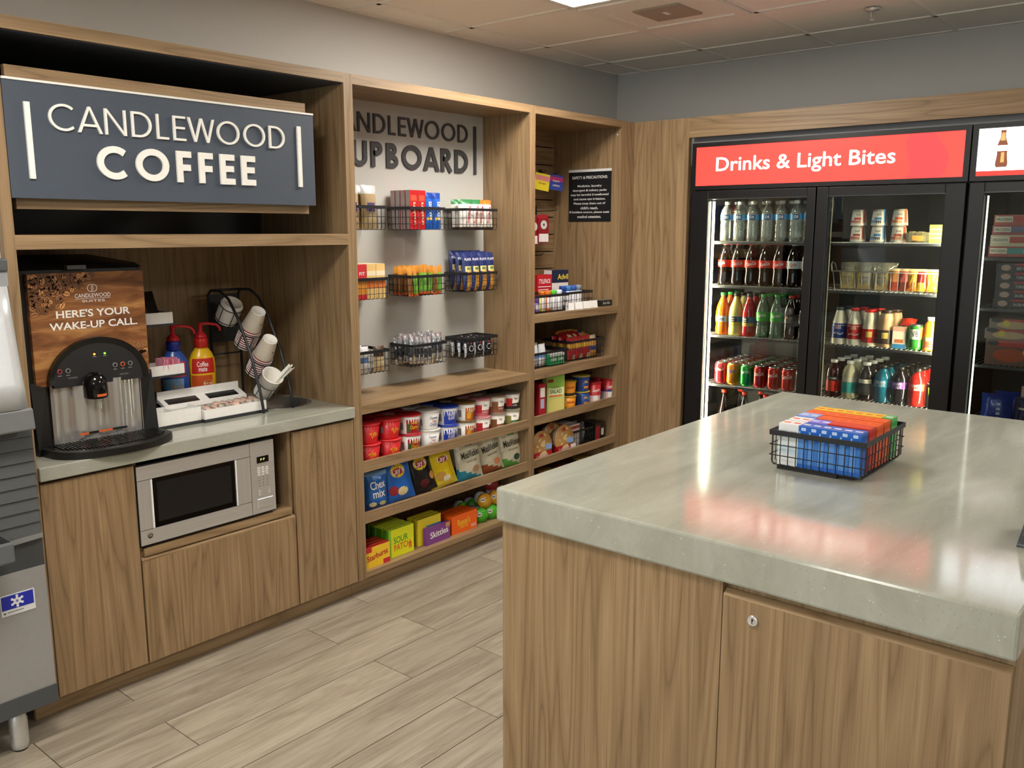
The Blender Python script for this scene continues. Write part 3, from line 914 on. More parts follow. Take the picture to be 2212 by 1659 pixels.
# control bezel (arch)
ring = [(cxm + .166*math.cos(a), pz0 + .146*math.sin(a)) for a in [PI*i/30 for i in range(31)]]
inn = [(cxm + .148*math.cos(a), pz0 + .006 + .122*math.sin(a)) for a in [PI*i/30 for i in range(31)]]
mb = MB()
vs = [(x, .128, z) for x, z in ring] + [(x, .134, z) for x, z in inn] + [(x, .155, z) for x, z in ring] + [(x, .155, z) for x, z in inn]
n = 31
mb._add(vs, [(i, i+1, n+i+1, n+i) for i in range(30)] + [(i+1, i, 2*n+i, 2*n+i+1) for i in range(30)])
bz = part('arch_bezel', mb, pk('#0e0e0f', .25), t, None, 0, 2, False)
part('control_plate', MB().prism(inn + [(cxm - .148, pz0 - .008), (cxm + .148, pz0 - .008)], .136, .165), pk('#222326', .4), t)
yc = .1355
def CT(px, py): return at(px, py, 1, yc)
mt = Matrix.Rotation(PI/2, 4, 'X')
for (px, py, hexc) in ((128.5, 803, '#b9404a'), (146.5, 801, '#8b8b8b'), (248, 788, '#8b8b8b'), (264.5, 786, '#d2642c'), (280.5, 784, '#8b8b8b')):
    p = CT(px, py)
    k = part('button', MB().lathe([(.0056, 0), (.0056, .002), (0, .002)], 18, Matrix.Translation(p) @ mt), pk('#1a1a1c', .4), t)
    part('button_ring', MB().lathe([(.0056, .0005), (.0056, .003), (.0078, .003), (.0078, .0005)], 20, Matrix.Translation(p) @ mt, cap=False), pk(hexc, .4), k)
    part('button_lettering', B(p.x - .006, p.x + .006, yc - .0002, yc, p.z - .0155, p.z - .0135), pk('#9a9a9a', .5), k)
for (px, py, hexc, nm) in ((203.5, 765, '#ff7a2a', 'orange'), (226, 763, '#58e02a', 'green')):
    p = CT(px, py)
    k = part('indicator_light', MB().lathe([(.0030, 0), (.0030, .002), (0, .003)], 14, Matrix.Translation(p) @ mt), glow(hexc, 6), t, nm + ' indicator light')
    part('indicator_lettering', B(p.x - .006, p.x + .006, yc - .0002, yc, p.z - .009, p.z - .0075), pk('#9a9a9a', .5), k)
for (px, py) in ((157, 815), (268, 806)):
    p = CT(px, py)
    part('fine_print', B(p.x - .016, p.x + .016, yc - .0002, yc, p.z - .0008, p.z).box(p.x - .014, p.x + .014, yc - .0002, yc, p.z - .0038, p.z - .003), pk('#8a8a8a', .5), t)
# polished back of the cup recess
mb = MB(); mb.smooth = True
vs = []
N = 60
for j, z in enumerate((cz + .01, 1.05)):
    for i in range(N + 1):
        u = i/N; vs.append((cxm + (u-.5)*.308, .158 - .024*math.sin(PI*u) - .0045*math.sin(6.5*PI*u) - .002*math.sin(15*PI*u), z))
mb._add(vs, [(i, i+1, N+2+i, N+1+i) for i in range(N)])
part('splash_plate', mb, steel('polished steel', 2, '#d6d6d4', .16), t, 'polished steel splash plate', 0, 2, False)
p0 = at(145, 955, 1, .13); p1 = at(264, 932, 1, .13)
st = part('warning_strip', B(cxm - .085, cxm + .075, .1265, .1285, .876, .882), BLACK, t)
for (xa_, xb_) in ((-.085, -.055), (-.022, .024)): part('warning_patch', B(cxm + xa_, cxm + xb_, .1262, .1266, .8755, .8825), pk('#d8622a', .5), st, 'orange warning patch')
# dispensing spout
sp = at(211, 825, 1, .10)
mtS = Matrix.Translation((sp.x, .118, 0))
k = part('spout', MB().lathe([(.034, .995), (.037, 1.0), (.037, 1.035), (.034, 1.055), (.026, 1.070), (.014, 1.079), (0, 1.081)], 28, mtS), pk('#070708', .1), t)
lm = cyl_patch(.0374, 1.003, 1.011, -.35, .55, .0004, 8, 1)
lm.v = [(a + sp.x, b + .118, c) for a, b, c in lm.v]
part('spout_label', lm, pk('#d8622a', .5), k)
# drip tray
poly = [(cx0 + .004, .16)] + [(cxm + .203*math.cos(a), .085 - .122*math.sin(a)) for a in [PI - PI*i/28 for i in range(0, 29)]] + [(cx1 - .004, .16)]
poly = [(min(max(x, cx0 - .004), cx1 + .006), y) for x, y in poly]
dt = part('drip_tray', MB().prism(poly, cz, cz + .026, None, 'xy'), pk('#101011', .35), t, None, .003, 2)
ip = [(cxm + (x-cxm)*.90, .10 + (y-.10)*.86) for x, y in poly]
part('drip_well', MB().prism(ip, cz + .0255, cz + .0268, None, 'xy'), pk('#040404', .2), dt)
gr = MB()
for i in range(-16, 17):
    x = cxm + i*.0105
    k = 1 - ((x-cxm)/.185)**2
    if k <= 0.02: continue
    gr.box(x - .0022, x + .0022, .10 - .135*math.sqrt(k)*.78, .135, cz + .0268, cz + .030)
part('drip_grille', gr, pk('#131314', .25), dt)

# ------------------------------------------------------------------ condiment organizer
OB = pk('#2b2d30', .45)
t = thing('condiment_organizer', 'black tiered condiment organizer beside the coffee machine', 'rack', (.42, .36, ZCT))
part('base_shelf', MB().box(.19, .387, .195, .56, cz, cz + .012).box(.387, .665, .182, .56, cz, cz + .012), OB, t)
part('tray_riser', B(.29, .640, .300, .335, cz + .012, cz + .048), OB, t)
part('bottle_riser', B(.19, .655, .352, .555, cz + .012, cz + .074), OB, t)
for (z, xa, xb, y0, y1, nm) in ((1.004, .18, .375, .262, .40, 'middle_shelf'), (1.188, .18, .372, .315, .43, 'top_shelf')):
    part(nm, B(xa, xb, y0, y1, z, z + .008), OB, t)
for x in (.192, .262):
    part('upright', B(x, x + .008, .385, .397, cz + .074, 1.196), OB, t)
def bin_(xa, xb, y0, y1, z0, z1, w, label, group=None, div=()):
    th = .003
    t = thing('condiment_bin', label, 'bin', ((xa+xb)/2, (y0+y1)/2, z0), group)
    mb = MB().box(xa, xb, y0, y1, z0, z0 + th).box(xa, xb, y0, y0 + th, z0 + th, z1).box(xa, xb, y1 - th, y1, z0 + th, z1).box(xa, xa + th, y0 + th, y1 - th, z0 + th, z1).box(xb - th, xb, y0 + th, y1 - th, z0 + th, z1)
    part('tray', mb, w, t)
    for x in div: part('divider', B(x, x + .002, y0 + th, y1 - th, z0 + th, z1 - .006), w, t)
    return t
BW = pk('#eeedea', .35)
bin_(.197, .384, .199, .298, cz + .012, cz + .062, BW, 'white two-compartment bin next to the coffee machine foot', None, (.29,))
bin_(.390, .660, .186, .288, cz + .012, cz + .048, BW, 'low white bin holding coffee creamer cups')
bin_(.19, .3655, .266, .36, 1.0125, 1.049, BW, 'white bin of pink sweetener packets on the middle tier')
bin_(.19, .362, .319, .42, 1.1965, 1.238, BW, 'white bin of black pouches on the top tier')
# stirrer tray: sloping plate with two openings
t = thing('stirrer_tray', 'white tray with two black wells in front of the pump bottles', 'tray', (.46, .31, cz + .048))
def slab(x0, x1, y0, y1, z0, z1, th): return MB().hexa([(x0, y0, z0 - th), (x1, y0, z0 - th), (x1, y1, z1 - th), (x0, y1, z1 - th)], [(x0, y0, z0), (x1, y0, z0), (x1, y1, z1), (x0, y1, z1)])
tz0, tz1 = cz + .062, cz + .084
part('plate', slab(.292, .640, .290, .345, tz0, tz1, .013), BW, t)
part('raised_lip', B(.292, .640, .3455, .351, cz + .068, cz + .110), BW, t)
for xa in (.312, .482): part('well', slab(xa, xa + .13, .299, .335, tz0 + .0042, tz1 - .0036, .0004), pk('#050505', .3), t, 'black well')

# pump bottles of creamer
def pump(key, body, collar, cap, lab1, lab2, cupc, txtc):
    def f(p):
        prof = [(.050, 0), (.053, .006), (.053, .105), (.050, .130), (.040, .155), (.027, .172), (.024, .178)]
        p.add('body', MB().lathe(prof, 28, None, 1.0, .72), pk(body, .25))
        p.add('collar', MB().lathe([(.025, .176), (.027, .178), (.027, .210), (.025, .213)], 24), pk(collar, .25))
        i = p.add('pump_head', MB().lathe([(.024, .212), (.024, .222), (.012, .236), (.008, .240), (.008, .272), (.0, .274)], 20), pk(cap, .3))
        p.add('spout', MB().tube([(0, 0, .268), (.03, 0, .270), (.068, 0, .262), (.080, 0, .248), (.081, 0, .236)], [.006, .0055, .005, .005, .005], 8), pk(cap, .3), i)
        R = lambda z: .0536
        def sq(mb): mb.v = [(x, y*.72, z) for x, y, z in mb.v]; return mb
        j = p.add('label', sq(cyl_patch(lambda z: .0532 if z < .105 else .0532 - (z-.105)*.13, .075, .135, -1.15, .75, .0006, 12, 3)), pk(lab1, .35))
        p.add('lettering', sq(text_mb('Coffee', .046, .020, on_cyl(.0532, .0014, -.25), .01, 1, 0, .113)), pk('#ffffff', .4), j)
        p.add('lettering', sq(text_mb('mate', .034, .016, on_cyl(.0532, .0014, -.25), .01, 1, 0, .092)), pk('#ffffff', .4), j)
        p.add('lower_label', sq(cyl_patch(.0532, .012, .068, -1.25, .5, .0004, 12, 1)), pk(lab2, .35))
        p.add('coffee_cup_picture', sq(text_mb('o', .040, .026, on_cyl(.0532, .0010, .1), .1, 1, 0, .036)), pk(cupc, .4))
    return proto(key, f)
zb = cz + .0745
place(pump('blue', '#2c55a8', '#1d2c86', '#cf2230', '#c8283a', '#7fb0dd', '#d9a86a', ''), 'pump_bottle', 'blue creamer pump bottle with a red pump head', 'bottle', (ax_x(377, 790, .43), .43, zb), -.35)
place(pump('yellow', '#f0c224', '#c8261e', '#cf2230', '#c8281f', '#c9531e', '#e6cfa0', ''), 'pump_bottle', 'yellow creamer pump bottle with a red pump head', 'bottle', (ax_x(437, 790, .43), .43, zb), -.15)

# pink sweetener packets, black pouches, creamer cups
def packet(p):
    mb = MB(); mb.box(-.018, .018, -.0015, .0015, 0, .05); p.add('packet', mb, pk('#ea9ab2', .6))
pp_ = proto('pink packet', packet)
for i in range(11):
    place(pp_, 'sweetener_packet', 'pink sweetener packet standing in the white bin', 'packet', (.285 + .0062*i + rnd.uniform(-.003, .003), .310 + .022*((i*7) % 3 - 1) - .004, 1.0175 + rnd.uniform(0, .004)), PI/2 + rnd.uniform(-.35, .35), 'pink sweetener packets', rnd.uniform(-.25, .25))
def pouch(p):
    mb = MB(); n = 8; vs = []
    for s in (-1, 1):
        for j in range(n+1):
            for i in range(n+1):
                u, v = i/n*2-1, j/n*2-1
                vs.append((u*.052, s*.012*(1-u**4)*(1-v**4), (v+1)*.058))
    mb.smooth = True
    k = n+1
    for o in (0, k*k): mb._add([], [])
    mb._add(vs, [(o+j*k+i, o+j*k+i+1, o+(j+1)*k+i+1, o+(j+1)*k+i) for o in (0, k*k) for j in range(n) for i in range(n)])
    p.add('pouch', mb, pk('#141416', .22, 0, .6))
pq = proto('pouch', pouch)
for i in range(3):
    place(pq, 'black_pouch', 'shiny black pouch leaning in the topmost white bin', 'pouch', (.275 + .018*i, .372 + .010*i, 1.2005), .25, 'black pouches', -.32)
def creamer(p):
    p.add('cup', MB().lathe([(.009, 0), (.0135, .016), (.0155, .017)], 16), pk('#f3efe6', .45))
    p.add('lid', MB().lathe([(.0, .0172), (.0185, .0172), (.0185, .0180), (.0, .0182)], 16), pk('#d8b7a8', .35))
cr = proto('creamer', creamer)
for i in range(8):
    for j in range(2):
        place(cr, 'creamer_cup', 'small white creamer cup with a brownish lid in the low bin', 'creamer cup', (.412 + .031*i + rnd.uniform(-.002, .002), .210 + .034*j, cz + .034 + .0035*j), rnd.uniform(0, 3), 'creamer cups', rnd.uniform(.25, .5), None, True, rnd.uniform(-.3, .3))

# ------------------------------------------------------------------ tilted cup rack
RK = pk('#33363a', .4, .4)
t = thing('cup_rack', 'black tilted wire rack holding paper cups beside the sink', 'rack', (.70, .33, ZCT))
xl_, xr_ = .635, .775
def side(x):
    return [(x, .168, cz), (x, .185, cz + .08), (x, .235, cz + .22), (x, .31, cz + .36), (x, .375, cz + .44), (x, .43, cz + .468), (x, .50, cz + .468), (x, .52, cz + .45), (x, .52, cz)]
for x in (xl_, xr_):
    part('side_bar', MB().tube(side(x), .0058, 8), RK, t)
part('cross_bar', MB().tube([(xl_, .50, cz + .468), (xr_, .50, cz + .468)], .0055, 8), RK, t)
part('cross_bar', MB().tube([(xl_, .52, cz + .20), (xr_, .52, cz + .20)], .004, 8), RK, t)
part('back_plate', B(xl_, xr_, .519, .523, cz + .25, cz + .45), RK, t)
# cradles, tilted toward the user
TILT = math.radians(38)
cen = [(.43, .385), (.365, .287), (.30, .178), (.235, .092)]
cxx = [-.034, .006, .010, -.008]
mats4 = []
for i, (y, z) in enumerate(cen):
    M = Matrix.Translation(((xl_+xr_)/2 + cxx[i], y, cz + z)) @ Matrix.Rotation(TILT + (.12 if i == 3 else 0), 4, 'X') @ Matrix.Rotation(.0, 4, 'Y')
    mats4.append(M)
    w = MB()
    for zz in (-.035, .03):
        w.tube([M @ Vector((.047*math.cos(a), .047*math.sin(a), zz)) for a in [2*PI*k/20 for k in range(20)]], .0018, 6, True)
    for a in [2*PI*k/6 + .3 for k in range(6)]:
        w.tube([M @ Vector((.047*math.cos(a), .047*math.sin(a), .03)), M @ Vector((.047*math.cos(a), .047*math.sin(a), -.05)), M @ Vector((.01*math.cos(a), .01*math.sin(a), -.053))], .0018, 6)
    part('wire_cradle', w, RK, t)
# paper cups upside-down in nests: mouth down the tilt, foot outward
def cup(p):
    p.add('wall', MB().lathe([(.041, .004), (.0395, .02), (.029, .098)], 28, None, 1, 1, False), pk('#cfc6b6', .5))
    p.add('foot', MB().lathe([(.0295, .086), (.0290, .100), (.0270, .100), (.0262, .094), (0, .094)], 28, None, 1, 1, False), PAPER)
    p.add('rim', MB().lathe([(.0405, 0), (.0430, .0015), (.0430, .0035), (.0412, .005)], 28, None, 1, 1, False), PAPER)
    p.add('red_band', MB().lathe([(.0411, .0055), (.0399, .014)], 28, None, 1, 1, False), pk('#8e2438', .5))
    p.add('emblem', text_mb('o', .010, .010, on_cyl(.0345, .0012, .25), .08, 1, 0, .052), pk('#7a4b2a', .5))
cp = proto('paper cup', cup)
for s, (i, nm) in enumerate(((1, 'upper'), (2, 'lower'))):
    M = mats4[i]
    for k in range(9):
        place(cp, 'paper_cup', 'outermost paper cup of the %s stack in the tilted rack' % nm if k == 0 else 'paper cup nested in the %s stack of the tilted rack' % nm,
              'paper cup', None, M=M @ Matrix.Translation((0, 0, .035 - .0105*k)), group=None if k == 0 else 'paper cups of the %s stack' % nm)
def cuplid(p):
    p.add('lid', MB().lathe([(.045, 0), (.046, .002), (.0455, .006), (.042, .008), (.040, .016), (.037, .017), (.036, .014), (0, .014)], 28, None, 1, 1, False), PAPER)
cl = proto('cup lid', cuplid)
for k in range(9):
    place(cl, 'cup_cover', 'outermost white cup lid at the top of the rack' if k == 8 else 'white cup lid stacked at the top of the rack', 'lid', None, M=mats4[0] @ Matrix.Translation((0, 0, -.045 + .0095*k)), group=None if k == 8 else 'white cup lids')
M = mats4[3]
o = thing('stirrer_cup', 'tall white cup of wrapped stirrers at the rack foot', 'cup', None, None, 0, M)
mb = MB().lathe([(0, -.050), (.034, -.050), (.0355, -.044), (.0415, .068), (.0440, .069), (.0440, .072), (.0412, .072), (.0395, .068), (.034, -.044), (0, -.046)], 30, None, 1, 1, False)
link('cup', fixn(mb.mesh('cup', PAPER)), o)
def stick(p):
    p.add('stirrer', MB().box(-.0035, .0035, -.001, .001, -.045, .135), PAPER)
sk = proto('stirrer', stick)
for i in range(9):
    place(sk, 'wrapped_stirrer', 'white wrapped stirrer standing in the tilted cup', 'stirrer', None, M=M @ Matrix.Translation((.010 + .0045*(i % 3), -.016 + .006*(i//3), .006 + rnd.uniform(-.006, .006))) @ Matrix.Rotation(.22 + .03*(i % 3), 4, 'Y') @ Matrix.Rotation(rnd.uniform(-.06, .06), 4, 'X') @ Matrix.Rotation(rnd.uniform(0, 3), 4, 'Z'), group='wrapped stirrers')

# ------------------------------------------------------------------ ice dispenser at the left edge
t = thing('ice_dispenser', 'grey and steel ice dispenser standing left of the oak alcove', 'ice machine', (-.75, .0, .0))
ix1 = -.336; ixa = -1.05; yfr = -.12
SG = pk('#a6a7a8', .38, .5)
part('lower_panel', B(ixa, ix1, yfr, .55, .188, .566), SG, t, 'silver lower panel')
part('base_trim', B(ixa, ix1 + .002, yfr - .004, 0.55, .133, .188), pk('#46494c', .5), t)
part('middle_housing', B(ixa, ix1 + .001, yfr + .004, 0.55, .566, .985), pk('#3c3f41', .5), t)
gr = MB()
for i in range(9):
    z = .665 + i*.0365
    gr.hexa([(-.47, yfr - .004, z), (ix1 - .002, yfr - .004, z), (ix1 - .002, yfr + .006, z), (-.47, yfr + .006, z)],
            [(-.47, yfr + .001, z + .034), (ix1 - .002, yfr + .001, z + .034), (ix1 - .002, yfr + .006, z + .034), (-.47, yfr + .006, z + .034)])
part('louvre_grille', gr, pk('#4e5153', .5), t)
part('grille_sill', MB().hexa([(-.47, yfr - .006, .645), (ix1, yfr - .006, .652), (ix1, yfr + .006, .652), (-.47, yfr + .006, .645)], [(-.47, yfr - .005, .662), (ix1, yfr - .005, .666), (ix1, yfr + .006, .666), (-.47, yfr + .006, .662)]), pk('#77797a', .5), t)
part('ice_chute', B(ixa + .05, -.475, yfr - .003, yfr + .012, .60, .97), pk('#17191b', .5), t)
dt = part('drip_tray', B(ixa + .04, -.458, -.25, yfr - .001, .640, .700), pk('#5c6062', .45), t, None, .006, 2)
part('drip_insert', B(ixa + .05, -.466, -.243, yfr - .006, .699, .702), pk('#1a1c1e', .3), dt)
part('collar', MB().hexa([(ixa, -.185, .985), (ix1 - .012, -.185, .985), (ix1 - .012, .55, .985), (ixa, .55, .985)],
                         [(ixa, -.192, 1.045), (ix1 - .018, -.192, 1.050), (ix1 - .018, .55, 1.050), (ixa, .55, 1.045)]), pk('#75787a', .45), t, None, .006, 2)
hm = MB(); hm.smooth = True
pr = [(-.188, 1.050), (-.172, 1.12), (-.155, 1.20), (-.138, 1.29), (-.122, 1.385)]
vs = []
for y, z in pr: vs += [(ixa, y, z), (ix1 - .055, y - .004, z), (ix1 - .028, y + .004, z), (ix1 - .024, y + .02, z), (ix1 - .024, .55, z), (ixa, .55, z)]
hm._add(vs, [(6*j+i, 6*j+(i+1) % 6, 6*(j+1)+(i+1) % 6, 6*(j+1)+i) for j in range(4) for i in range(6)] + [tuple(range(5, -1, -1)), tuple(range(24, 30))])
part('silver_hood', hm, pk('#c3c7cb', .33, .3), t, 'silver upper hood')
part('top_band', B(ixa, ix1 - .024, -.118, .55, 1.385, 1.425), pk('#8a8d8f', .45), t)
part('cap', B(ixa, ix1 - .022, -.124, .55, 1.425, 1.462), pk('#4a4d4f', .5), t, None, .006, 2)
# badge
ly = yfr - .001
p = [at(2, 1290, 1, ly), at(73, 1268, 1, ly), at(76, 1310, 1, ly), at(3, 1335, 1, ly)]
xb0, xb1, zb0, zb1 = -.4655, -.3725, .4435, .506
bd = part('badge', B(xb0, xb1, ly - .0015, ly, zb0, zb1), pk('#d5d7d8', .35), t)
part('badge_field', B(xb0 + .002, xb1 - .004, ly - .002, ly - .0012, zb0 + .018, zb1 - .003), pk('#1d2aa0', .4), bd, 'blue badge field')
mb = MB(); c0 = ((xb0+xb1)/2 - .002, (zb0+zb1)/2 + .0075)
for i in range(6):
    a = i*PI/3 + PI/6
    ca, sa = math.cos(a), math.sin(a)
    q = [(0.002, 0), (.008, .0045), (.0115, .0025), (.017, .004), (.0195, 0), (.017, -.004), (.0115, -.0025), (.008, -.0045)]
    mb.prism([(c0[0] + x*ca - z*sa, c0[1] + x*sa + z*ca) for x, z in q], ly - .0026, ly - .0018)
part('snowflake', mb, pk('#dfe2e6', .4), bd)
part('badge_mark', B(xb0 + .006, xb0 + .012, ly - .002, ly - .0012, zb0 + .006, zb0 + .011).box(xb0 + .016, xb0 + .060, ly - .002, ly - .0012, zb0 + .0085, zb0 + .0105), pk('#55585c', .5), bd)
for (lx, lyy) in ((-.434, -.070), (-.96, -.070), (-.434, .49), (-.96, .49)):
    mt = Matrix.Translation((lx, lyy, 0))
    lg = part('leg', MB().lathe([(.020, .004), (.0235, .006), (.0255, .02), (.0255, .095), (.022, .11), (.018, .118), (.018, .135)], 24, mt), STEEL, t)
    part('leg_foot', MB().lathe([(.020, 0), (.020, .006)], 20, mt), BLACK, lg)
# ================================================================== goods: kinds
def bag_y(w, h, t, x, z):
    u = max(-1, min(1, x/(w/2))); v = max(-1, min(1, (z-h/2)/(h/2)))
    return t/2*(1-abs(u)**3)*(1-abs(v)**4)
def bag(key, w, h, t, mats, fn, words=(), nx=8, ny=10, wr=.0015, extra=None):
    """pillow bag standing on its lower seam, front toward -y; fn(u,v)->material slot"""
    def f(p):
        r = random.Random(key); mb = MB(); mb.smooth = True
        k = nx + 1
        for s in (-1, 1):
            vs = []
            for j in range(ny+1):
                for i in range(nx+1):
                    u, v = i/nx*2-1, j/ny*2-1
                    x = u*w/2*(1 - .05*(1-abs(v)**2)); z = (v+1)*h/2
                    e = (1-abs(u)**3)*(1-abs(v)**4)
                    y = s*(t/2*e + (r.uniform(-wr, wr)*e if 0 < i < nx and 0 < j < ny else 0)) + (.002*math.sin(i*2.6) if j in (0, ny) else 0)
                    vs.append((x, y, z))
            o = len(mb.v); mb.v += vs
            for j in range(ny):
                for i in range(nx):
                    q = (o+j*k+i, o+j*k+i+1, o+(j+1)*k+i+1, o+(j+1)*k+i)
                    mb.f.append(q if s < 0 else tuple(reversed(q))); mb.sm.append(True)
                    mb.mi.append(fn((i+.5)/nx*2-1, (j+.5)/ny*2-1) if s < 0 else fn(-1 + 2*(i+.5)/nx, (j+.5)/ny*2-1))
        p.add('bag', mb, mats, None, None, False)
        lift = lambda x, z: (x, -bag_y(w, h, t, x, z) - .0022, z)
        for wd in words:
            s, ww, hh, cx, cz, mat = wd[:6]; rot = wd[6] if len(wd) > 6 else 0
            nm = wd[7] if len(wd) > 7 else 'lettering'; dl = wd[8] if len(wd) > 8 else 0
            if s == '@':          # a round picture or emblem
                m2 = MB(); P = []
                for rr in (1.0, .5):
                    for q in range(18): P.append((cx + ww/2*rr*math.cos(q*PI/9), cz + hh/2*rr*math.sin(q*PI/9)))
                P.append((cx, cz))
                m2._add([(x, -bag_y(w, h, t, x, z) - .0016 - dl, z) for x, z in P], [(q, (q+1) % 18, 18+(q+1) % 18, 18+q) for q in range(18)] + [(18+q, 18+(q+1) % 18, 36) for q in range(18)])
                p.add('emblem' if nm == 'lettering' else nm, m2, mat, None, None, False)
            else:
                p.add(nm, text_mb(s, ww, hh, lambda x, z: (x, -bag_y(w, h, t, x, z) - .0026 - dl, z), .015, 1, cx, cz, rot, wd[9] if len(wd) > 9 else 0), mat, None, None, False)
    return proto(key, f)
def carton(key, w, d, h, mat, top=None, words=(), panels=(), bev=.0008, side=None):
    """box with its foot centred on the origin, front toward -y"""
    def f(p):
        mb = MB().box(-w/2, w/2, -d/2, d/2, 0, h)
        mats = [mat]
        if top: mb.mi[1] = 1; mats = [mat, top]
        if side: mb.mi[3] = mb.mi[5] = len(mats); mats.append(side)
        p.add('carton', mb, mats)
        for (x0, x1, z0, z1, m, nm) in panels:
            p.add(nm, MB().box(x0, x1, -d/2 - .0006, -d/2 + .0002, z0, z1), m)
        for wd in words:
            s, ww, hh, cx, cz, m = wd[:6]; rot = wd[6] if len(wd) > 6 else 0; sl = wd[7] if len(wd) > 7 else 0
            p.add('lettering', text_mb(s, ww, hh, lambda x, z: (x, -d/2 - .0012, z), .015, 1, cx, cz, rot, sl), m, None, None, False)
    return proto(key, f)
def tub(key, rt, rb, h, body, lid, patches=(), words=(), lidlip=.0025, brim=True, liptop=.003):
    """tapered cup with a sealed lid; patches (z0,z1,a0,a1,mat,name), words (text,w,h,turn,z,mat)"""
    def f(p):
        R = lambda z: rb + (rt-rb)*z/h
        p.add('cup', MB().lathe([(rb*.92, .002), (rb, 0), (rb + .0005, .004), (rt, h - .006)], 28), body)
        pr = [(rt, h - .006), (rt + lidlip, h - .005), (rt + lidlip, h - .001), (rt + lidlip - .001, h), (0, h + .0005)] if brim else [(rt - .002, h - .004), (rt - .002, h), (0, h)]
        p.add('lid', MB().lathe(pr, 28), lid)
        for (z0, z1, a0, a1, m, nm) in patches:
            p.add(nm, cyl_patch(R, z0, z1, a0, a1, .0005, 12, 1), m, None, None, False)
        for (s, ww, hh, turn, z, m, *rest) in words:
            p.add('lettering', text_mb(s, ww, hh, on_cyl(R, .0012, turn), .015, 1, 0, z, rest[0] if rest else 0), m, None, None, False)
    return proto(key, f)
def basket(key, w, d, h, foot=0.004, nxw=9, nyw=6, bars=2, r=.0013):
    """wire basket with a flat rim band, foot on z = 0"""
    def f(p):
        m = MB(); rim = .013
        x0, x1, y0, y1 = -w/2, w/2, -d/2, d/2; t_ = .003
        rb = MB().box(x0-t_, x1+t_, y0-t_, y0, h-rim, h).box(x0-t_, x1+t_, y1, y1+t_, h-rim, h).box(x0-t_, x0, y0, y1, h-rim, h).box(x1, x1+t_, y0, y1, h-rim, h)
        p.add('rim', rb, BLKMET)
        for i in range(nxw+1):
            x = x0 + (x1-x0)*i/nxw
            m.tube([(x, y0, h-rim), (x, y0+.001, foot+.006), (x, y0+.008, foot), (x, y1-.008, foot), (x, y1-.001, foot+.006), (x, y1, h-rim)], r, 5)
        for j in range(1, nyw):
            y = y0 + (y1-y0)*j/nyw
            m.tube([(x0, y, h-rim), (x0+.001, y, foot+.006), (x0+.008, y, foot), (x1-.008, y, foot), (x1-.001, y, foot+.006), (x1, y, h-rim)], r, 5)
        for k in range(bars):
            z = foot + (h-rim-foot)*(k+1)/(bars+1) - .004
            m.tube([(x0-.001, y0-.001, z), (x1+.001, y0-.001, z), (x1+.001, y1+.001, z), (x0-.001, y1+.001, z)], r, 5, True)
        p.add('wires', m, BLKMET)
        if foot > .003:
            for y in (y0 + .012, y1 - .012):
                p.add('foot_rail', MB().tube([(x0+.02, y, foot*.5), (x1-.06, y, foot*.5)], foot*.5, 6), BLKMET)
    return proto(key, f)
def shelf_x(px, y): return at(px, 900, 1, y).x

# ================================================================== pantry: wall baskets
bw, bd = .219, .147
ybc = .148 + bd/2
def zy(px, py, y=.148): return at(px, py, 1, y).z
rows = [(zy(925, 447), zy(913, 497)), (zy(925, 593.5), zy(900, 640.5)), (zy(925, 741), zy(913, 791))]
cxs = [1.17, 1.5355, 1.905]
wb = [[None]*3 for _ in range(3)]
pos = ['left', 'middle', 'right']; lev = ['top', 'centre', 'bottom']
cont = [['silver snack bags', 'red and blue snack packs', 'white snack bags'], ['cream and orange snack cartons', 'orange and green snack bars', 'navy nut bags'], ['white and tan snack packs', 'silver wrapped bars', 'black snack pouches']]
for r in range(3):
    zt_, zb_ = rows[r]; h = zt_ - zb_
    for c in range(3):
        yc_ = ybc + (.012 if c == 2 else 0)
        p = basket('wall basket %d' % r, bw, bd, h, .002, 9, 6, 2)
        dz = (-.004 if c == 2 and r == 2 else 0)
        place(p, 'wire_basket', 'black wire basket of %s on the grey panel' % cont[r][c], 'basket', (cxs[c], ybc, zb_ + dz), 0, 'wire baskets on the grey panel')
zb = [r_[1] + .004 for r_ in rows]; zt = [r_[0] for r_ in rows]
yF, yB = .152, .290     # inside front and back of the baskets
TAN, PURP = pk('#b9a27a', .45), pk('#4a3a6e', .45)
SIL = pk('#c9cbd0', .25, .6)
# top left: clear bags of pretzels
p = bag('pretzel', .088, .185, .036, [pk('#a9936c', .35, 0, .3), pk('#dfe2e4', .15, .3), PURP], lambda u, v: 1 if v > .55 else (2 if abs(u) < .5 and -.1 < v < .12 else 0), [('PRETZELS', .055, .014, 0, .085, PURP)], wr=.003)
for i, (x, y) in enumerate(((1.118, .178), (1.216, .178), (1.118, .225), (1.216, .222), (1.17, .265))):
    place(p, 'snack_bag', 'clear topped snack bag in the top left wall basket', 'snack bag', (x, y, zb[0]), 0, 'clear topped snack bags', -.05)
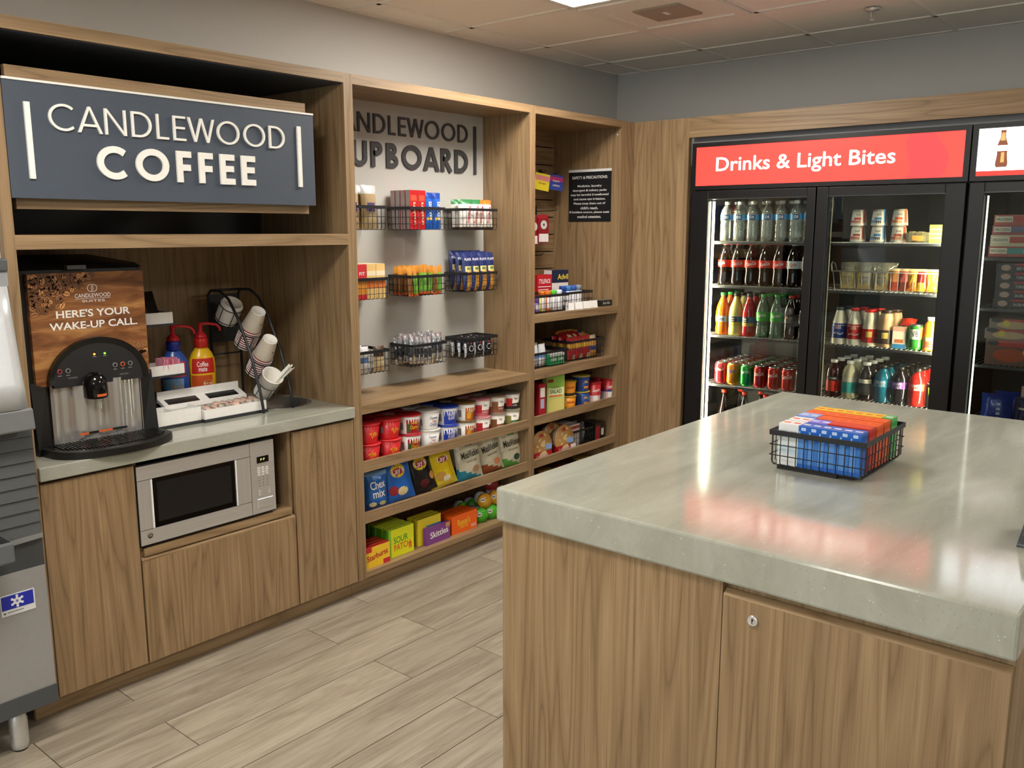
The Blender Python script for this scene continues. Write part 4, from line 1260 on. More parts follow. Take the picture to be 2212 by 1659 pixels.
# top middle: red boxes and blue packs
RED, BLUE = pk('#c8241f', .35), pk('#1f63c4', .35)
p = carton('red pack', .047, .028, .172, pk('#b81f22', .35), pk('#8e1519', .35), [('crackers', .10, .018, .0, .07, pk('#f0d9b0', .4), PI/2)], [(-.018, .018, .125, .150, pk('#e0503a', .35), 'label')], side=pk('#a59c9e', .4))
for j in range(4):
    for i in range(2):
        place(p, 'cracker_pack', 'tall red cracker pack in the top middle wall basket', 'snack pack', (1.456 + .050*i, yF + .016 + .033*j, zb[0]), 0, 'tall red cracker packs')
p = bag('blue pack', .052, .165, .030, [BLUE, pk('#163f9a', .3), pk('#e8c23a', .4), pk('#e9eef5', .4)], lambda u, v: 1 if v > .7 else (2 if -.55 < v < -.25 and abs(u) < .6 else 0), [('COOKIES', .08, .018, 0, .085, pk('#f2f2f2', .4), PI/2)], 6, 12)
for j in range(3):
    for i in range(2):
        place(p, 'cookie_pack', 'tall blue cookie pack in the top middle wall basket', 'snack pack', (1.561 + .054*i, yF + .020 + .036*j, zb[0]), 0, 'tall blue cookie packs')
# top right: white bags with red script
for k, hexc in enumerate(('#2f7a46', '#d9782c')):
    p = bag('white bag %d' % k, .085, .145, .045, [pk('#e9e4dc', .35), pk(hexc, .35), pk('#3a2c26', .4)], lambda u, v: 1 if v > .62 else (2 if v < -.8 else 0), [('Snyders', .085, .022, .005, .070, pk('#b3202c', .4), 1.35)], 8, 12)
    for j in range(2):
        for i in range(2):
            place(p, 'snack_bag', ('green' if k == 0 else 'orange') + ' topped white snack bag in the top right basket', 'snack bag', (1.835 + .055*i + .088*k, yF + .032 + .045*j, zb[0] - .002), (-.3 if k == 0 else -.12), 'white bags with ' + ('green' if k == 0 else 'orange') + ' tops', -.10)
# centre left: cartons
p = carton('cream carton', .050, .040, .150, pk('#e6c27e', .45), pk('#ead9b6', .5), [], [(-.0248, .0248, .045, .088, pk('#e0762f', .4), 'orange_band'), (-.0248, .0248, .10, .12, pk('#f0e2c0', .4), 'pale_band')])
p2 = carton('red carton', .050, .040, .150, pk('#cf3038', .45), pk('#e9d6c8', .5), [('FIT', .03, .014, 0, .11, pk('#f4efe6', .4))], [(-.0248, .0248, .02, .08, pk('#e39a3c', .4), 'orange_band')])
for i in range(4):
    for j in range(3):
        place(p2 if i < 2 else p, 'snack_carton', ('red' if i < 2 else 'cream') + ' snack carton in the centre left wall basket', 'carton', (1.092 + .0525*i, yF + .023 + .043*j, zb[1]), 0, ('red' if i < 2 else 'cream') + ' snack cartons')
# centre middle: bars
kinds = [('green', ['#6fae3a', '#c6822f', '#d95f2a']), ('brown', ['#8a5a24', '#c98a32', '#d95f2a'])]
for kx, (nm, hx) in enumerate(kinds):
    p = bag('bar ' + nm, .029, .130, .018, [pk(hx[0], .3, 0, .3), pk(hx[1], .3), pk(hx[2], .3)], lambda u, v: 1 if v > .45 else (2 if v > .8 or v < -.85 else 0), [], 4, 12)
    PROTOS['bar ' + nm] = p
for i in range(7):
    for j in range(4):
        nm = 'green' if (i not in (0, 5) and j == 0) or (j == 1 and i == 3) else 'brown'
        place(PROTOS['bar ' + nm], 'snack_bar', nm + ' wrapped snack bar in the centre middle wall basket', 'snack bar', (1.443 + .0305*i + rnd.uniform(-.002, .002), yF + .016 + .034*j, zb[1] - .003 + rnd.uniform(-.004, .008)), rnd.uniform(-.15, .15), nm + ' wrapped snack bars', rnd.uniform(-.08, .05))
# centre right: navy nut bags
p = bag('nut bag', .060, .185, .042, [pk('#1c2a63', .28, 0, .3), pk('#d79a3c', .35), pk('#e9d58e', .35), pk('#cf5a3a', .35)], lambda u, v: (2 if .05 < v < .22 and abs(u) < .75 else (1 if v < .05 and abs(u) < .55 else 0)), [('MIX', .030, .014, 0, .108, pk('#2d6b3c', .4)), ('PLANTERS', .046, .012, 0, .152, pk('#d6d9e8', .4))], 8, 14)
for j in range(3):
    for i in range(4):
        place(p, 'nut_bag', 'navy nut bag in the centre right wall basket', 'snack bag', (1.826 + .056*i, yF + .022 + .042*j, zb[1] + .001 + .004*j), rnd.uniform(-.1, .1), 'navy nut bags', -.06)
# bottom left: crackers
p = bag('white pack', .055, .118, .035, [pk('#e6e9ee', .3), pk('#6a8ec4', .35), pk('#2e2a2a', .4)], lambda u, v: 1 if -.1 < v < .15 else 0, [], 6, 10)
p2 = bag('tan pack', .060, .112, .035, [pk('#d6c193', .35), pk('#4a3524', .35)], lambda u, v: 1 if v > .3 else 0, [], 6, 10)
for i in range(2):
    for j in range(2):
        place(p, 'cracker_pack', 'white and blue snack pack in the bottom left wall basket', 'snack pack', (1.098 + .058*i, yF + .022 + .045*j, zb[2]), 0, 'white and blue snack packs')
place(p2, 'cracker_pack', 'tan and brown snack pack in the bottom left wall basket', 'snack pack', (1.243, yF + .022, zb[2]), -.05)
# bottom middle: silver bars
p = bag('silver bar', .030, .128, .018, [pk('#c3c5ca', .2, .75, .6), pk('#34363c', .3), pk('#d9c79c', .35), pk('#3b5bb0', .35)], lambda u, v: (1 if -.5 < v < .1 and u < .2 else (2 if v < -.3 and u > .2 else 0)), [], 5, 12, .003)
for i in range(7):
    for j in range(4):
        place(p, 'snack_bar', 'silver wrapped snack bar in the bottom middle wall basket', 'snack bar', (1.442 + .0305*i + rnd.uniform(-.002, .002), yF + .016 + .034*j, zb[2] - .002 + rnd.uniform(-.004, .022)), rnd.uniform(-.2, .2), 'silver wrapped snack bars', rnd.uniform(-.1, .06))
# bottom right: black pouches with ring emblems
p = bag('ring pouch', .068, .098, .034, [pk('#15161a', .22, 0, .4), pk('#c9ccd2', .3)], lambda u, v: 1 if abs(u) > .86 and v < .4 else 0, [('@', .030, .030, 0, .042, pk('#e9e9ec', .4)), ('@', .023, .023, 0, .042, pk('#15161a', .3), 0, 'emblem_centre', .0008), ('@', .012, .010, .002, .066, pk('#c02a2e', .4))], 8, 10)
for j in range(3):
    for i in range(3):
        place(p, 'snack_pouch', 'black snack pouch with a ring emblem in the bottom right basket', 'snack pouch', (1.838 + .066*i, yF + .022 + .042*j, zb[2] - .002), -.12, 'black snack pouches', -.12)

# ================================================================== pantry: cups on the upper shelf
YC = .082
RED2 = pk('#cc1f26', .35); YEL = pk('#f0d11f', .4); BLK2 = pk('#1b1a1c', .4)
BAR = pk('#8a8d92', .5)
def cereal(key, body, lid, patches, words, rt=.0575, rb=.045, h=.087): return tub(key, rt, rb, h, pk(body, .35), lid, patches, words)
tr = cereal('red cup', '#cc1f26', pk('#d8353a', .3), [(.062, .082, -.5, .2, pk('#e86a6a', .4), 'band'), (.028, .055, -1.0, -.72, BAR, 'barcode')], [('Trix', .034, .026, .38, .042, YEL, .5)])
lc_ = cereal('lucky cup', '#eeece8', pk('#b5222a', .3), [(.004, .070, -.42, 1.2, pk('#b01f27', .35), 'red_label'), (.010, .048, -.40, -.02, pk('#44603a', .4), 'green_patch'), (.02, .055, -1.05, -.72, BAR, 'barcode')], [('Lucky', .034, .018, .30, .053, YEL), ('Charms', .040, .018, .30, .033, YEL)])
ct = cereal('white cup', '#edebe8', pk('#d9d7d2', .3), [(.018, .05, -1.05, -.78, BAR, 'barcode')], [('Cinnamon', .040, .013, .30, .056, pk('#2c4a86', .4)), ('Toast', .026, .013, .36, .041, pk('#c4572a', .4)), ('Crunch', .034, .015, .32, .025, pk('#2c4a86', .4))])
fr_ = cereal('blue cup', '#e9e9ec', pk('#2340a8', .3), [(.004, .072, -.55, 1.25, pk('#1f3fb4', .35), 'blue_label'), (.02, .055, -1.1, -.75, BAR, 'barcode')], [('FROSTED', .040, .014, .22, .052, pk('#f4f4f6', .4), .08), ('FLAKES', .036, .016, .24, .035, pk('#f4f4f6', .4), .08)])
ch_ = cereal('orange cup', '#eeece8', pk('#7a5a30', .3), [(.004, .066, -.18, 1.25, pk('#c9701e', .35), 'orange_label'), (.012, .04, .0, .5, pk('#f0b43a', .4), 'cereal_picture'), (.02, .055, -.9, -.55, BAR, 'barcode')], [('Cheerios', .044, .017, .52, .050, pk('#f6e9c8', .4), .1)])
def oat(key, fr, band, lid): return tub(key, .054, .043, .087, pk('#ece6dc', .4), pk(lid, .3), [(.004, .035, -1.3, 1.3, pk(band, .4), 'label_band'), (.02, .062, -.75, -.1, pk(fr, .4), 'fruit_picture')], [('Oats', .022, .012, .28, .060, BLK2), ('OATMEAL', .030, .007, .28, .024, pk('#f4f0ea', .4))])
o1 = oat('pink cup', '#c62a32', '#cf6a74', '#d28a90'); o2 = oat('brown cup', '#8a5a34', '#a5604e', '#8f7a66'); o3 = oat('black cup', '#c4282c', '#2c2a2a', '#6a625a'); o4 = oat('green cup', '#9a9a5a', '#3f7a3c', '#8f8a72')
cols_ = [(tr, 'red', 795), (tr, 'red', 840), (lc_, 'red and white', 882), (ct, 'white', 931), (fr_, 'blue', 972), (ch_, 'orange and white', 1011), (o1, 'pink', 1048), (o2, 'brown', 1082), (o3, 'black and white', 1115)]
# rest the nine columns side by side
xs_ = [shelf_x(px, YC) for (_, _, px) in cols_]
for i in range(1, 9):
    need = .117 if i < 6 else .112
    if xs_[i] - xs_[i-1] < need: xs_[i] = xs_[i-1] + need
if xs_[8] > X2 - .058:
    xs_[8] = X2 - .058
    for i in range(7, -1, -1):
        need = .1215 if i + 1 < 6 else .114
        if xs_[i+1] - xs_[i] < need: xs_[i] = xs_[i+1] - need
for i, (p, nm, px) in enumerate(cols_):
    for lv in range(2):
        q = o4 if (i == 8 and lv == 0) else p
        n2 = 'green' if (i == 8 and lv == 0) else nm
        oat_ = i > 5
        place(q, 'oatmeal_cup' if oat_ else 'cereal_cup', '%s %s cup on the %s layer, %s from the left' % (n2, 'oatmeal' if oat_ else 'cereal', ('lower', 'upper')[lv], ORD[i]), 'cup', (xs_[i], YC, SH_C2 + .0885*lv), rnd.uniform(-.12, .12) - .50, 'instant cereal cups')
for i, (p, nm, px) in enumerate(cols_[:8]):
    for lv in range(2):
        place(p, 'cereal_cup', nm + ' instant cup in the second row behind the front cups', 'cup', (xs_[i] + .004, YC + .125, SH_C2 + .0885*lv), rnd.uniform(-.3, .3), 'cups behind, ' + nm)

# ================================================================== pantry: bags of chips
def zl(v): return v
def chipbag(key, w, h, t, mats, fn, words): return bag(key, w, h, t, mats, fn, words, 14, 18, .0025)
WHT = pk('#f3f1ec', .35); LRED = pk('#b8232c', .35); LYEL = pk('#ecc72e', .3)
def F(h): return pk(h, .22, .1, .35)
lay = lambda k: [('@', .072, .062, 0, .140, LYEL), ("Lay's", .058, .034, 0, .138, WHT, .1, 'lettering', .0016), ('@', .060, .030, .0, .137, LRED, 0, 'ribbon', .0008)]
chexm = chipbag('chex', .112, .172, .050, [F('#2f6fc4'), F('#7ea9dc'), F('#274f9a')], lambda u, v: 1 if (v > .78) else (2 if v < -.7 else 0), [('Chex', .070, .036, .0, .115, WHT, .15), ('mix', .058, .034, .004, .075, WHT, .1), ('@', .034, .022, -.024, .028, pk('#e6d9a8', .4), 0, 'snack_picture'), ('@', .034, .020, .022, .030, pk('#d8cf8e', .4), 0, 'snack_picture')])
layb = chipbag('blue chips', .155, .215, .060, [F('#2a72d4'), F('#1d57b0')], lambda u, v: 1 if v > .8 else 0, lay(0) + [('@', .044, .044, -.035, .055, pk('#a8303a', .4), 0, 'dip_picture'), ('@', .052, .040, .008, .045, pk('#ecd9a0', .4), 0, 'chip_picture')])
layk = chipbag('black chips', .145, .205, .058, [F('#232326'), F('#38383c')], lambda u, v: 1 if v > .8 else 0, lay(1) + [('@', .050, .040, .0, .045, pk('#5a1f24', .4), 0, 'spice_picture'), ('@', .030, .040, .048, .070, pk('#d79a5c', .4), 0, 'chip_picture')])
layy = chipbag('yellow chips', .150, .210, .060, [F('#f0d21e'), F('#f5e04a')], lambda u, v: 1 if v > .7 or v < -.7 else 0, [("Lay's", .060, .036, .010, .135, WHT, -.05, 'lettering', .0016), ('@', .060, .030, .010, .134, LRED, 0, 'ribbon', .0008), ('@', .056, .044, -.018, .060, pk('#c79a4a', .4), 0, 'chip_picture'), ('@', .040, .030, .010, .042, pk('#f1e6c4', .4), 0, 'chip_picture')])
def vick(key, a, b, extra): return chipbag(key, .150, .215, .058, [F(a), F('#ddd8bd'), F(b)], lambda u, v: (0 if v > .55 + .25*abs(u) else (2 if v < -.72 - .25*u else 1)), [('MissVickies', .105, .034, .004, .128, pk('#2a2620', .4), .12), ('KETTLE CHIPS', .06, .008, .006, .092, pk('#6a6250', .4), .08), ('@', .040, .034, .026, .050, pk(extra, .4), 0, 'flavour_picture')])
vt = vick('teal chips', '#2d8a93', '#2f95b5', '#b08a6a'); vo_ = vick('orange chips', '#b4683c', '#a85c36', '#d88a5c'); vg = vick('green chips', '#56a244', '#64b04e', '#2f4a34')
YB = .085
chips = [(chexm, 'small_bag', 'small blue snack mix bag at the left end of the chip shelf', 808, .075, -.06, 0), (layb, 'chip_bag', 'blue chip bag with a round yellow emblem, front of its row', 860, .080, -.16, -.13),
         (layk, 'chip_bag', 'black chip bag between the blue and yellow chip bags', 912, .088, -.20, -.17), (layy, 'chip_bag', 'bright yellow chip bag in the middle of the chip shelf', 956, .080, -.16, -.20),
         (vt, 'chip_bag', 'teal and cream chip bag right of the yellow bag', 1014, .080, -.14, -.07), (vo_, 'chip_bag', 'cream and orange chip bag between the teal and green bags', 1061, .085, -.16, -.15),
         (vg, 'chip_bag', 'pale green chip bag at the right end of the chip shelf', 1103, .080, -.12, -.04)]
for (p, nm, lab, px, y, tl, rl) in chips:
    z = SH_C3 + (.002 if nm == 'small_bag' else .004)
    place(p, 'chip_bag', lab, 'chip bag', (shelf_x(px, y) + .4*abs(rl)*.11, y, z + .02*abs(rl)), -.26, None, tl, None, True, rl)
for (p, lab, px, y) in ((layb, 'second blue chip bag leaning behind the small snack mix bag', 824, .165), (vt, 'second teal chip bag standing behind the front teal bag', 990, .170), (vg, 'second green chip bag standing behind the front green bag', 1076, .170), (layk, 'second black chip bag standing behind the front black bag', 892, .175)):
    place(p, 'chip_bag', lab, 'chip bag', (shelf_x(px, y), y, SH_C3 + .006), -.05, None, -.10)

# ================================================================== pantry: sweets on the bottom shelf
def cx_(px, y): return at(px, 1180, 1, y).x
sb = carton('starburst', .148, .024, .092, pk('#ecc22a', .4), pk('#b8222a', .4), [('Starburst', .12, .026, .002, .050, pk('#b3202a', .4), .12)], [(-.073, -.03, .070, .0915, pk('#c3262c', .4), 'red_corner'), (.035, .0735, .0, .022, pk('#c3262c', .4), 'red_corner')])
for k in range(4):
    place(sb, 'candy_box', 'yellow and red candy box at the left end, ' + ('front of its row' if k == 0 else 'behind the first'), 'candy box', (X1 + .004 + .074 + .004, .022 + .0255*k + .014, SH_C4), 0, None if k == 0 else 'yellow and red candy boxes behind')
sp_ = carton('sour', .152, .0185, .128, pk('#e2e61e', .4), pk('#b9d83a', .4), [('SOUR', .085, .030, -.004, .078, pk('#3f9a2e', .4), .06), ('PATCH', .098, .030, .004, .044, pk('#d9662a', .4), .06)], [(-.076, -.062, 0, .128, pk('#8fc22c', .4), 'green_edge'), (.045, .062, .02, .05, pk('#e2762c', .4), 'orange_patch')], side=pk('#4f9a24', .4))
for k in range(7):
    place(sp_, 'candy_box', 'lime and yellow candy box, ' + ('front one of its long row' if k == 0 else 'one of the row behind'), 'candy box', (1.232 + .003*(k % 2), .050 + .0222*k, SH_C4), 0, None if k == 0 else 'lime candy boxes behind')
sf = carton('yellow box', .150, .021, .125, pk('#ecd632', .4), pk('#b5b022', .4), [], [(-.02, .0745, .03, .085, pk('#2f7fc2', .4), 'blue_patch'), (-.005, .05, .055, .078, pk('#b02a3c', .4), 'red_patch')])
for k in range(3):
    place(sf, 'candy_box', 'tall yellow candy box behind the purple one, ' + ('front of its row' if k == 0 else 'further back'), 'candy box', (1.425 + .004*(k % 2), .068 + .0245*k, SH_C4), 0, None if k == 0 else 'tall yellow candy boxes')
skt = carton('skittles', .158, .020, .082, pk('#7a3f86', .4), pk('#693577', .4), [('Skittles', .118, .030, .006, .046, WHT, .06)], [(.05, .0785, .060, .0815, pk('#c48a5a', .4), 'corner_picture')])
place(skt, 'candy_box', 'purple candy box in front of the tall yellow ones', 'candy box', (1.455, .040, SH_C4))
rs = carton('reeses', .178, .022, .092, pk('#ee6414', .4), pk('#d9560e', .4), [("Reese's", .088, .034, -.006, .054, LYEL, .05), ('PIECES', .054, .012, -.004, .028, LYEL, .05)], [(.045, .082, .010, .026, pk('#e6a08c', .4), 'small_print')])
for k in range(4):
    place(rs, 'candy_box', 'orange candy box right of the purple one, ' + ('front of its row' if k == 0 else 'behind the first'), 'candy box', (1.645 - .003*(k % 2), .050 + .0255*k, SH_C4), 0, None if k == 0 else 'orange candy boxes behind')
# chip tubs lying on their sides, foil lids outward
def chiptub(key, hx):
    def f(p):
        M = Matrix.Rotation(PI/2, 4, 'X')
        p.add('tub', MB().lathe([(.030, -.070), (.031, -.066), (.034, .0)], 26, M), pk('#c9ccce', .35))
        p.add('foil_lid', MB().lathe([(.0365, -.001), (.037, .0005), (.037, .002), (0, .003)], 26, M), pk(hx, .3))
        p.add('label', MB().lathe([(.0345, -.022), (.0348, -.004)], 26, M, cap=False), pk(hx, .35))
        p.add('emblem', MB().lathe([(0, .0034), (.014, .0034)], 20, Matrix.Translation((-.012, 0, .006)) @ M @ Matrix.Diagonal((1, .8, 1, 1)), cap=False), pk('#eceae6', .4), None, None, False)
        p.add('emblem_mark', text_mb('~', .018, .008, lambda x, z: (x - .012, -.0042, z + .006), .06), BLK2, None, None, False)
    return proto(key, f)
tg, ty, tr2 = chiptub('green tub', '#4fb52c'), chiptub('yellow tub', '#d9a02e'), chiptub('red tub', '#8e1f24')
for c in range(3):
    for (p, nm, z, dx, dy) in ((tg, 'green', .038, 0, 0), (ty, 'yellow', .038 + .066, .034, .006)):
        place(p, 'chip_tub', '%s lidded chip tub lying on its side, %s from the left' % (nm, ORD[c]), 'chip tub', (1.790 + .076*c + dx, .060 + dy - .004*c, SH_C4 + z), -.5 if nm == 'green' else -.45)
for c in range(3):
    place(tg if c < 2 else tg, 'chip_tub', 'green lidded chip tub lying behind the front green ones', 'chip tub', (1.800 + .076*c, .190, SH_C4 + .038), -.45, 'green tubs behind')
place(tr2, 'chip_tub', 'dark red lidded chip tub lying on top of the yellow ones', 'chip tub', (1.905, .095, SH_C4 + .170), -.45)

# ================================================================== narrow bay
def nx(px, py, y): return at(px, py, 1, y).x
# pegs and hanging packets on the slatwall
PEG = pk('#1d1d1f', .4)
def peg(x, z, lab, L=.13):
    t = thing('slatwall_hook', lab, 'hook', (x, .467, z))
    part('arm', MB().tube([(x, .466, z), (x, .466 - L, z + .004), (x, .466 - L - .012, z + .014)], .003, 6), PEG, t)
    part('bracket', B(x - .015, x + .015, .4625, .4665, z - .02, z + .03), PEG, t)
def card(key, w, h, cols3, words):
    def f(p):
        p.add('card', MB().box(-w/2, w/2, -.0008, .0008, -h, 0), pk(cols3[0], .4))
        p.add('lower_print', MB().box(-w/2 + .001, w/2 - .001, -.0014, -.0006, -h + .001, -h*.58), pk(cols3[1], .4))
        p.add('upper_print', MB().box(-w/2 + .004, w/2 - .004, -.0014, -.0006, -h*.42, -.012), pk(cols3[2], .4))
        for (s, ww, hh, cz_, m) in words: p.add('lettering', text_mb(s, ww, hh, lambda x, z: (x, -.002, z), .01, 1, 0, cz_), m, None, None, False)
    return proto(key, f)
ya = .345
for (pxa, pxb, pya, pyb, key, cc, wd, lab, rl) in ((1161, 1185, 374, 412, 'ycard', ('#e9d83a', '#ecd92c', '#e08a8c'), [('Scope', .05, .014, -.055, pk('#8a3a2a', .4))], 'yellow and pink packet hanging from the upper slatwall hook', .14),
                                              (1191, 1214, 377, 412, 'pcard', ('#3a3f9e', '#2f4aa0', '#b02f6e'), [('bayer', .05, .014, -.035, WHT), ('ASPIRIN', .05, .010, -.06, WHT)], 'purple and blue packet hanging from the upper slatwall hook', .10)):
    A, C_ = at(pxa, pya, 1, ya), at(pxb, pyb, 1, ya)
    p = card(key, abs(C_.x - A.x), abs(A.z - C_.z), cc, wd)
    place(p, 'hanging_packet', lab, 'packet', ((A.x + C_.x)/2, ya, A.z), -.25, None, 0, None, True, rl)
    peg((A.x + C_.x)/2, A.z + .004, 'black slatwall hook holding the ' + lab.split(' packet')[0] + ' packet')
def rpack(p):
    p.add('pouch', MB().box(-.040, .040, -.010, .010, -.155, -.02), pk('#8e1c26', .35))
    p.add('header', MB().box(-.040, .040, -.001, .001, -.02, .0), pk('#a5222c', .4))
    p.add('emblem', text_mb('o', .05, .05, lambda x, z: (x, -.0115, z), .3, 1, 0, -.055), pk('#c9d3cf', .4), None, None, False)
    p.add('white_label', MB().box(-.036, .036, -.0112, -.010, -.150, -.105), pk('#eceae6', .4))
rp = proto('red pack hang', rpack)
for (px, py, lab) in ((1172, 464, 'red pouch with a white label hanging from the middle hook'), (1157, 468, 'red pouch hanging beside the shelf post')):
    A = at(px, py, 1, .34); place(rp, 'hanging_pouch', lab, 'pouch', (max(A.x, X3 + .045), .34 if px > 1160 else .36, A.z), -.15)
A = at(1175, 461, 1, .40); peg(A.x, A.z + .012, 'black slatwall hook holding the red pouches', .15)
A = at(1160, 552, 1, .40); peg(A.x, A.z, 'empty black slatwall hook low on the slats', .10)

# safety notice on the side panel
Q = [at(1230, 366, 0, X4 - .002), at(1322, 364, 0, X4 - .002), at(1229, 479, 0, X4 - .002), at(1319, 478, 0, X4 - .002)]
ny0, ny1, nz0, nz1 = .0605, .3545, 1.588, 1.881
t = thing('safety_notice', 'small black safety notice with white text on the side panel', 'notice', (X4 - .002, (ny0+ny1)/2, nz0))
part('plate', B(X4 - .004, X4 - .0002, ny0, ny1, nz0, nz1 - .012), pk('#17191c', .4), t)
part('top_strip', B(X4 - .006, X4 - .0002, ny0 - .002, ny1, nz1 - .014, nz1), pk('#dcdcda', .4), t, 'white top strip')
lines = ['SAFETY & PRECAUTIONS:', '', 'Medicine, laundry', 'detergent & toiletry packs', 'may be harmful if swallowed', 'and cause eye irritation.', 'Please keep them out of', "child's reach.", 'If incident occurs, please seek', 'medical attention.']
wid = [.245, 0, .168, .235, .262, .22, .22, .122, .278, .165]
mb = MB()
for i, (s, w_) in enumerate(zip(lines, wid)):
    if not s: continue
    zc_ = nz1 - .045 - .0245*i
    text_mb(s, w_, .0155 if i else .016, lambda x, z: (X4 - .0046, (ny0+ny1)/2 - x, zc_ + z), .012, mb=mb)
part('lettering', mb, pk('#e4e4e2', .5), t)

# shelf of medicine and toiletries
bk = basket('bay basket', .30, .165, .095, .003, 13, 7, 2)
place(bk, 'wire_basket', 'black wire basket of toiletries at the front of the medicine shelf', 'basket', (2.305, .110, SH_N0), 0, 'wire baskets of the narrow bay')
bk2 = basket('bay basket 2', .24, .17, .095, .003, 10, 7, 2)
place(bk2, 'wire_basket', 'black wire basket of blue packs on the medicine shelf', 'basket', (2.61, .150, SH_N0), 0, 'wire baskets of the narrow bay')
ty_ = carton('tylenol', .115, .06, .135, pk('#c2222c', .4), pk('#a81c26', .4), [('TYLENOL', .095, .024, .0, .100, WHT, 0, .3)], [(-.05, .05, .068, .072, WHT, 'white_rule'), (-.05, .03, .052, .056, WHT, 'white_rule')])
place(ty_, 'medicine_box', 'red pain reliever box at the back of the medicine shelf', 'medicine box', (nx(1168, 630, .235), .235, SH_N0 + .05), -.1)
adv = carton('advil', .135, .06, .155, pk('#e9e7e2', .4), pk('#20283f', .4), [('Advil', .085, .030, .022, .118, pk('#f0d63a', .4))], [(-.0675, .0675, .085, .155, pk('#1c2644', .4), 'navy_band')])
place(adv, 'medicine_box', 'navy and white pain reliever box at the back of the shelf', 'medicine box', (nx(1201, 625, .245), .245, SH_N0 + .05), -.1)
bs = carton('box stand', .30, .08, .048, pk('#e6e4df', .5), None)
place(bs, 'display_carton', 'plain white carton under the pain reliever boxes', 'carton', (2.345, .247, SH_N0))
def squat(key, body, cap, r=.019, h=.085, hc=.028):
    def f(p):
        p.add('bottle', MB().lathe([(r*.9, 0), (r, .003), (r, h - hc), (r*.85, h - hc)], 18), pk(body, .35))
        p.add('cap', MB().lathe([(r*.92, h - hc), (r*.92, h - .003), (r*.85, h), (0, h)], 18), pk(cap, .3))
        p.add('label', cyl_patch(r, .012, h - hc - .008, -1.2, 1.2, .0004, 8, 1), pk('#efeff2', .4), None, None, False)
    return proto(key, f)
for i, (body, cap, nm) in enumerate((('#7a5ab8', '#8a6ac8', 'purple capped'), ('#8a62c4', '#7a52b0', 'purple topped'), ('#d8d27a', '#e07a2a', 'yellow bottle with an orange capped'), ('#cf6a2a', '#e0762c', 'orange capped'), ('#d9dadc', '#55c83a', 'green capped'), ('#e6e6ea', '#dfe3ea', 'white capped'))):
    q = squat('toiletry %d' % i, body, cap, .0205, .105 if i > 1 else .075)
    place(q, 'toiletry_bottle', '%s toiletry bottle in the front basket of the medicine shelf' % nm, 'bottle', (2.182 + .049*i, .070, SH_N0 + .007), .2)
for i, (body, cap) in enumerate((('#3c6ac4', '#2a4aa0'), ('#e6ebf2', '#4a86c8'), ('#dfe6ee', '#3a60b4'), ('#c9ced6', '#8a96a4'))):
    q = squat('tube %d' % i, body, cap, .021, .118, .03)
    place(q, 'toothpaste_tube', 'blue and white tube standing in the right basket, %s from the left' % ORD[i], 'tube', (2.522 + .048*i, .115, SH_N0 + .007), 0)
cardp = carton('price card', .052, .012, .040, pk('#efeeea', .4), None)
for i in range(4):
    place(cardp, 'price_card', 'white card leaning on the shelf edge, %s from the left' % ORD[i], 'card', (nx((1231, 1250, 1267, 1282)[i], 660, .03) , .030, SH_N0 + .001), -.25, None, -.15)
tin = carton('dark tin', .10, .06, .034, pk('#232426', .35), pk('#6a6c70', .3), [('0.6 OZ', .06, .012, 0, .018, pk('#d8d8da', .4))])
place(tin, 'dark_pack', 'flat dark pack at the right end of the medicine shelf', 'pack', (nx(1304, 655, .06), .070, SH_N0), -.1)

# shelf of noodles and sweets baskets
bk3 = basket('low basket', .30, .20, .085, .003, 13, 8, 2)
place(bk3, 'wire_basket', 'black wire basket of green and white packs on the second shelf', 'basket', (2.305, .125, SH_NA), 0, 'wire baskets of the narrow bay')
bk4 = basket('tall basket', .30, .20, .115, .003, 13, 8, 2)
place(bk4, 'wire_basket', 'black wire basket of red candy bags on the second shelf', 'basket', (2.655, .135, SH_NA), -.05, 'wire baskets of the narrow bay')
gp = carton('green pack', .065, .045, .058, pk('#2f9a5c', .4), pk('#e4ebe4', .4), [('tide', .045, .020, 0, .030, WHT)], [(-.0325, .0325, .044, .058, WHT, 'white_band')])
wp = carton('white pack', .050, .045, .062, pk('#dfe6e0', .4), pk('#3a7a5a', .4), [], [(-.025, .025, .0, .018, pk('#1f5a44', .4), 'green_band')])
for j in range(3):
    for i, p in enumerate((wp, wp, gp, gp)):
        place(p, 'detergent_pack', ('white and green' if p is wp else 'green') + ' laundry pack in the low basket of the second shelf', 'pack', (2.20 + .062*i + (.014 if i > 1 else 0), .055 + .050*j, SH_NA + .007), 0, ('white' if p is wp else 'green') + ' laundry packs')
cb = bag('candy bag', .080, .125, .032, [F('#b0242c'), F('#d9a63a'), F('#e9d9b0')], lambda u, v: (1 if .0 < v < .35 else (2 if v < -.6 and u > 0 else 0)), [('SOUR', .05, .016, 0, .075, LYEL)], 8, 10)
cb2 = bag('tan bag', .075, .120, .030, [F('#d39a4c'), F('#3a4a8a'), F('#e6d5b4')], lambda u, v: (1 if -.4 < v < .1 else (2 if v > .5 else 0)), [], 8, 10)
for j in range(3):
    for i in range(4):
        p = cb if i < 3 else cb2
        place(p, 'candy_bag', ('red' if i < 3 else 'tan') + ' candy bag in the right basket of the second shelf', 'candy bag', (2.545 + .068*i, .068 + .05*j, SH_NA + .007), rnd.uniform(-.15, .05), ('red' if i < 3 else 'tan') + ' candy bags', -.06)
def tilted_bag(i, x, y):
    place(cb if i < 3 else cb2, 'candy_bag', ('red' if i < 3 else 'tan') + ' candy bag lying flat on top of the right basket', 'candy bag', (x, y, SH_NA + .122), -.4 + .3*i, 'candy bags lying on top', -1.35)
for i in range(4): tilted_bag(i, 2.56 + .06*i, .10)

